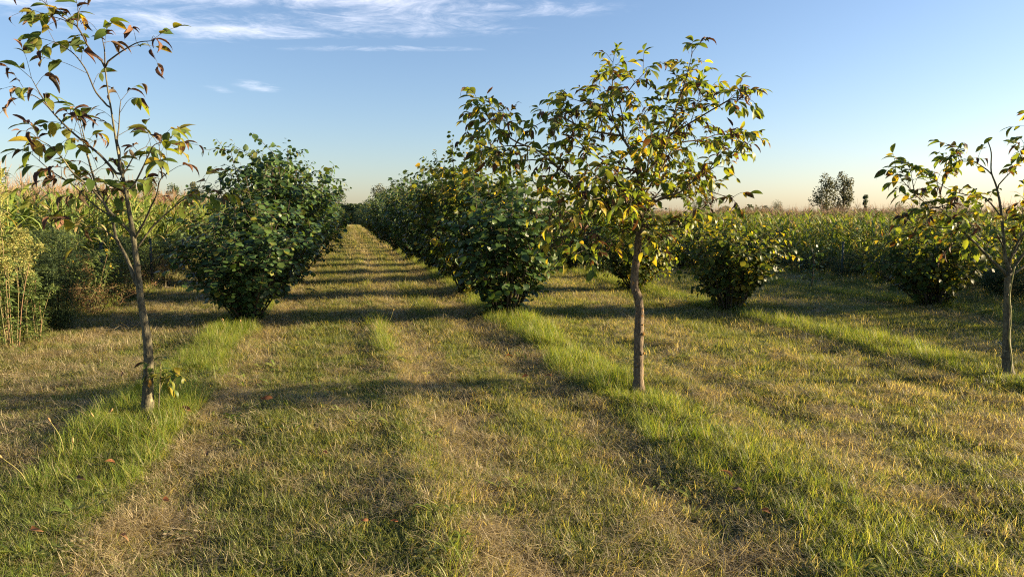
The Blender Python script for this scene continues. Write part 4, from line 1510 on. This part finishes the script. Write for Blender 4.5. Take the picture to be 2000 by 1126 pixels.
weed('bushy_weed', x, y, 1.35, 0.42, 34, M_WEED_DARK, 15000, 0.042, 'dense dark green bushy weed right of the leftmost fence post', 'weed', M_WEED, 3500, 0.7, 0.05, 5, 0.014, None, 0.08, (0.03, 0.98), 0.15, M_WEED_DARK)
x, y = wpos(157, 606)
weed('dry_dock', x, y, 0.95, 0.16, 10, M_DOCK, 500, 0.05, 'reddish brown dry seed stalks beside the dark bushy weed', 'weed', M_DOCK, 5500, 0.1, 0.1, 6, 0.013, None, 0.07)
x, y = wpos(178, 606)
weed('flowering_weed', x, y, 1.15, 0.30, 7, M_WEED, 1500, 0.085, 'yellow flowering weed behind the reddish dry stalks', 'weed', M_FLOWER, 60, 0.93, 0.4, 7, 0.03, None, 0.04)
x, y = wpos(222, 596)
weed('flowering_weed', x, y, 1.40, 0.22, 6, M_WEED, 1300, 0.085, 'leaning yellow flowering weed left of the walnut trunk', 'weed', M_FLOWER, 50, 0.93, 0.6, 8, 0.03, None, 0.04)
x, y = wpos(190, 612)
weed('dead_weed', x, y, 0.45, 0.35, 18, M_DOCK, 900, 0.06, 'low tangle of dead brown stems under the flowering weeds', 'weed', M_DOCK, 900, 0.3, 0.5, 9, 0.014)
x, y = wpos(322, 560)
weed('dead_weed', x, y, 0.75, 0.6, 26, M_DOCK, 1200, 0.06, 'dark dead brown weed heap right of the slim fence post', 'weed', M_DOCK, 1200, 0.3, 0.5, 10, 0.016)
x, y = wpos(256, 582)
weed('dead_weed', x, y, 0.6, 0.5, 22, M_DOCK, 900, 0.06, 'low dead brown weed just behind the leaning walnut trunk', 'weed', M_DOCK, 900, 0.3, 0.5, 11, 0.016)
gw = np.random.default_rng(5)
wl = ['dark green weed between the leftmost post and the maize', 'dark weed below the maize left of the walnut twigs', 'tall dark weed behind the yellow flowers',
      'dark bushy weed behind the leaning walnut trunk', 'dark weed left of the slim fence post', 'green weed right of the slim fence post',
      'dark weed at the field edge by the left hazel bush', 'shaded weed behind the left hazel bush', 'far dark weed behind the left hazel bush']
for k in range(9):
    x, y = uv2xy(-4.75 + gw.normal(0, 0.12), 10.6 + 1.55 * k)
    weed('bushy_weed', x, y, gw.uniform(0.8, 1.1), 0.55, 26, M_WEED_DARK if k % 3 else M_WEED, 8000, 0.055, wl[k], 'weed', M_WEED, 1500, 0.7, 0.1, 20 + k, 0.015, 'dark weeds along the left field edge', 0.08, (0.03, 0.98), 0.14, M_WEED_DARK)
wr = ['dark low weed below the right maize, next to the yellowing hazel', 'dark weed behind the thin small sapling', 'dark weed left of the lone right fence post',
      'dark weed right of the lone right fence post', 'broad dark weed behind the hazel at the right', 'dark weed right of the hazel at the right edge',
      'dark weed behind the bare trunk at the right edge', 'dark weed at the far right field edge']
for k in range(8):
    x, y = uv2xy(12.25 + gw.normal(0, 0.1), 18.6 - 1.5 * k)
    weed('low_weed', x, y, gw.uniform(0.6, 0.95), 0.7, 24, M_WEED_DARK, 5000, 0.065, wr[k], 'weed', M_DOCK, 500, 0.6, 0.15, 40 + k, 0.015, 'dark weeds along the right field edge', 0.08, (0.03, 0.98), 0.15, M_WEED_DARK)

# ------------------------------------------------------------------ far trees and the end of the alley
def far_tree(name, x, y, h, w, label, mat, seed, trunk_h=0.2, lobes=12, n=2600, conic=False, group='far trees on the horizon', size=None, upright=False):
    g = np.random.default_rng(seed)
    root = empty(name, (x, y, 0), label, 'tree', group)
    mb = MB()
    mb.tube(spline([(0, 0, -0.2), (0.02 * w, 0, h * 0.35), (0, 0.02 * w, h * 0.8)], 4), np.linspace(0.025 * h, 0.006 * h, 9), 8)
    C, Rr = [], []
    for k in range(lobes):
        t = (k + 0.5) / lobes
        z = h * (trunk_h + (0.96 - trunk_h) * t)
        prof = (1 - t) ** 0.8 * 0.55 if conic else math.sin(math.pi * min(1, 0.15 + 0.80 * t)) ** 0.7 * 0.42
        for j in range(1 if conic else 2):
            a = g.uniform(0, 6.28)
            rr = w * prof * g.uniform(0.25, 0.85)
            c = np.array((math.cos(a) * rr, math.sin(a) * rr, z + g.normal() * 0.02 * h))
            C.append(c); Rr.append(w * g.uniform(0.10, 0.22) * (0.6 if conic else 1))
            mb.tube([(0, 0, z * 0.7), tuple(c)], [0.006 * h, 0.002 * h], 5)
    child('trunk', mb.mesh('far_trunk', M_HSTEM), root)
    C = np.array(C); Rr = np.array(Rr)
    i = g.integers(0, len(C), n)
    d = nrm(g.normal(0, 1, (n, 3)))
    P = C[i] + d * (Rr[i] * g.random(n) ** 0.4)[:, None] * np.array((1, 1, 1.3 if upright else 0.9))
    P[:, 2] = np.maximum(P[:, 2], 0.02 * h)
    size = size or 0.028 * h
    M = frames(P, nrm(g.normal(0, 1, (n, 3)) + d), nrm(g.normal(0, 0.6, (n, 3)) + d), size * g.uniform(0.6, 1.4, n))
    child('crown', stamp_mesh('far_crown', [(DOT[0], DOT[1], M, g.random(n), 0)], mat), root, kind='stuff')


def far_at(px, Y):
    return (px - 1000) / FPX * Y * 1.0, Y


def fh(ytop, Y):
    return CAMH + (420 - ytop) / FPX * Y


for (nm, px, Y, top, wpx, lab, mt, up, cn, th) in (
    ('poplar_tree', 1609, 190, 347, 46, 'left of the twin tall poplars beyond the right field', M_FAR_DRY, True, False, 0.06),
    ('poplar_tree', 1642, 192, 344, 44, 'right of the twin tall poplars beyond the right field', M_FAR_DRY, True, False, 0.06),
    ('conifer_tree', 1686, 200, 380, 30, 'small dark pointed tree right of the twin poplars', M_FAR, False, True, 0.02),
    ('round_tree', 1510, 220, 396, 36, 'small round far tree left of the twin poplars', M_FAR_DRY, False, False, 0.02),
    ('round_tree', 1478, 240, 405, 26, 'tiny far tree between the walnut and the twin poplars', M_FAR, False, False, 0.02),
    ('round_tree', 1372, 150, 377, 72, 'dark domed tree behind the right side of the leafy walnut', M_FAR, False, False, 0.02),
    ('round_tree', 1868, 210, 393, 52, 'pale domed tree far behind the right hazel bush', M_FAR_DRY, False, False, 0.02),
    ('round_tree', 1752, 240, 400, 40, 'low far tree over the right maize tassels', M_FAR, False, False, 0.02),
    ('round_tree', 255, 120, 356, 40, 'dark far tree behind the leaning walnut trunk', M_FAR, False, False, 0.02),
    ('round_tree', 299, 130, 348, 32, 'upright far tree over the maize, right of the leaning walnut', M_FAR_DRY, True, False, 0.02),
    ('round_tree', 345, 125, 360, 36, 'broad far tree over the maize left of the hazels', M_FAR, False, False, 0.02),
    ('round_tree', 382, 130, 357, 36, 'round far tree touching the left hazel bush', M_FAR_DRY, False, False, 0.02),
    ('round_tree', 664, 125, 372, 48, 'dark tree beyond the left row at the end of the alley', M_FAR, False, False, 0.01),
    ('round_tree', 742, 118, 364, 44, 'feathery tree beyond the right row at the end of the alley', M_FAR_DRY, True, False, 0.01),
    ('round_tree', 775, 120, 362, 40, 'second feathery tree at the end of the alley, behind the hazels', M_FAR_DRY, True, False, 0.01),
    ('round_tree', 812, 118, 366, 44, 'feathery tree mostly hidden by the right hazel row', M_FAR_DRY, True, False, 0.01),
):
    x, y = far_at(px, Y)
    far_tree(nm, x, y, fh(top, Y), wpx / FPX * Y * 1.25, lab, mt, int(px), th, 12, 2600, cn, 'far trees on the horizon', None, up)


def end_hedge():
    g = np.random.default_rng(3)
    root = empty('hedge', (-24.5, 113, 0), 'dark flat topped hedge closing off the end of the alley', 'hedge')
    n = 9000
    P = np.stack((g.uniform(-9, 9, n), g.uniform(-0.8, 0.8, n), 3.25 * g.random(n) ** 0.8), 1)
    P[:, 2] += (vnoise(P[:, 0] * 0.7, P[:, 1], 3) - 0.5) * 0.25
    d = nrm(P * (0.02, 1, 0.2) + g.normal(0, 0.3, (n, 3)))
    M = frames(P, nrm(g.normal(0, 1, (n, 3))), d, 0.32 * g.uniform(0.6, 1.3, n))
    child('crown', stamp_mesh('hedge_crown', [(DOT[0], DOT[1], M, g.random(n) * 0.4, 0)], M_FAR), root, kind='stuff')
    mb = MB()
    for k in range(18):
        mb.tube([(-8.5 + k, 0, -0.1), (-8.5 + k + g.normal() * .1, 0, 1.2), (-8.5 + k + g.normal() * .3, 0, 2.6)], [0.06, 0.05, 0.02], 5)
    child('trunk', mb.mesh('hedge_trunks', M_HSTEM), root, kind='stuff')


end_hedge()


def horizon_trees():
    g = np.random.default_rng(9)
    n_t = 260
    bts = []
    px = g.uniform(-200, 2200, n_t)
    Y = g.uniform(320, 520, n_t)
    P, D, Sz = [], [], []
    for a, yy in zip(px, Y):
        x = (a - 1000) / FPX * yy
        h = g.uniform(3, 6.5) * (0.5 + vnoise(a * 0.012, 3.0, 2)); w = h * g.uniform(0.9, 1.8)
        m = 60
        d = nrm(g.normal(0, 1, (m, 3)))
        r = g.random(m) ** 0.35
        P.append(np.array((x, yy, h * 0.5)) + d * r[:, None] * np.array((w * 0.5, w * 0.5, h * 0.5)))
        D.append(d); Sz.append(h * 0.2 * g.uniform(0.6, 1.3, m))
    P, D, Sz = np.concatenate(P), np.concatenate(D), np.concatenate(Sz)
    o = child('treeline', stamp_mesh('treeline', [(DOT[0], DOT[1], frames(P, nrm(g.normal(0, 1, P.shape)), D, Sz), g.random(len(P)), 0)], M_FAR), None)
    tag(o, 'low hazy line of far woods along the horizon', kind='stuff')


horizon_trees()

# ------------------------------------------------------------------ small things on the turf
def fallen_leaf(px, py, size, label, mat, seed, group='fallen walnut leaves on the turf', withered=True):
    g = np.random.default_rng(seed)
    x, y = wpos(px, py)
    z = gz(x, y) + 0.05
    tm = leaf_template([(t, w * 0.85) for t, w in W_OUT], 0.45 + 0.1 * (seed % 3), 0.5 + 0.1 * (seed % 4), (0.7, -0.9, 0.4)[seed % 3], 0.03, 0.4)
    size *= 0.85
    me = template_mesh('fallen_leaf', tm, mat)
    o = child('fallen_leaf', me, None)
    a = g.uniform(0, 6.28)
    M = frames(np.array(((x, y, z),)), np.array(((math.cos(a), math.sin(a) * 0.5, g.uniform(0.1, 0.6)),)), np.array(((0.3, g.uniform(-1.0, -0.3), 0.8),)), size)[0]
    o.matrix_world = Matrix(M.tolist())
    tag(o, label, 'leaf', group)


for k, (px, py, s, lab, dk) in enumerate((
    (533, 789, 0.13, 'bright orange fallen leaf alone on the turf right of the left strip', 0),
    (374, 825, 0.15, 'orange brown fallen leaf at the strip edge beside the left walnut', 0),
    (404, 897, 0.12, 'dark curled fallen leaf below the left walnut strip', 1),
    (205, 920, 0.10, 'small orange fallen leaf left of the dark curled one', 0),
    (146, 952, 0.10, 'brown fallen leaf among the long grass at the lower left', 1),
    (988, 700, 0.11, 'reddish fallen leaf left of the long grass right of the alley', 0),
    (1032, 742, 0.10, 'reddish fallen leaf on straw left of the crooked walnut foot', 0),
    (1078, 745, 0.10, 'small red leaf close to the long grass left of the crooked walnut', 0),
    (1430, 950, 0.11, 'red brown leaf in the long grass at the lower right', 0),
    (1428, 970, 0.10, 'dark leaf just below the red brown one in the long grass', 1),
    (1485, 1008, 0.10, 'orange brown leaf lowest in the long grass at the right', 0),
    (1912, 879, 0.10, 'small orange leaf on the mown turf at the right', 0),
    (238, 745, 0.12, 'withered leaf left of the left walnut foot', 1),
    (60, 1064, 0.10, 'red brown leaf in the bottom left corner', 0),
    (236, 1058, 0.09, 'small red leaf at the bottom left on dry turf', 0),
    (720, 1042, 0.06, 'small reddish leaf near the bottom middle', 0),
    (778, 1046, 0.05, 'tiny orange leaf right of the reddish one at the bottom', 0),
    (100, 845, 0.12, 'dark withered leaf behind the two seed stalks', 1),
    (330, 985, 0.10, 'pale brown leaf on dry clippings at the lower left', 0),
    (640, 900, 0.08, 'tiny pale brown leaf left of the centre tufts', 0))):
    fallen_leaf(px, py, s, lab, M_FALLEN_DARK if dk else M_FALLEN, k, withered=k not in (0, 1, 5))


def seed_stalk(b, tpx, Y, label, bend=0.02):
    x, y = wpos(*b)
    B = np.array((x, y, gz(x, y)))
    T = at(tpx[0], tpx[1], Y or y)
    root = empty('seed_stalk', B, label, 'seed stalk', 'plantain seed stalks in the left strip')
    Q = spline([B, (B + T) / 2 + np.array((bend, 0, 0.01)), T], 5) - B
    mb = MB(); mb.tube(Q, np.linspace(0.0026, 0.0018, len(Q)), 5, 0.3)
    child('stem', mb.mesh('stalk_stem', M_SEEDSTALK), root)
    hd = MB(); d = nrm(Q[-1] - Q[-2])
    hd.tube([Q[-1] - d * 0.006, Q[-1] + d * 0.006, Q[-1] + d * 0.02, Q[-1] + d * 0.03], [0.003, 0.0075, 0.007, 0.002], 7, 0.5, 0, 0.3)
    child('seed_head', hd.mesh('stalk_head', M_SEED), root)


seed_stalk((126, 892), (98, 822), None, 'bent plantain stalk with brown head, left one of two')
seed_stalk((170, 882), (215, 803), None, 'long leaning plantain stalk with orange head near the left walnut', -0.02)
seed_stalk((186, 850), (182, 812), None, 'short pale seed stalk just left of the leaning one')
seed_stalk((60, 960), (2, 892), None, 'long bowed stalk at the lower left picture edge', 0.03)
seed_stalk((128, 900), (142, 862), None, 'short stalk with dark head right of the bent one')
seed_stalk((440, 655), (436, 625), None, 'thin upright stalk in grass by the left hazel foot')
seed_stalk((468, 655), (470, 628), None, 'second thin stalk in grass by the left hazel foot')
seed_stalk((752, 640), (768, 606), None, 'thin leaning stalk on the centre tuft of the alley')
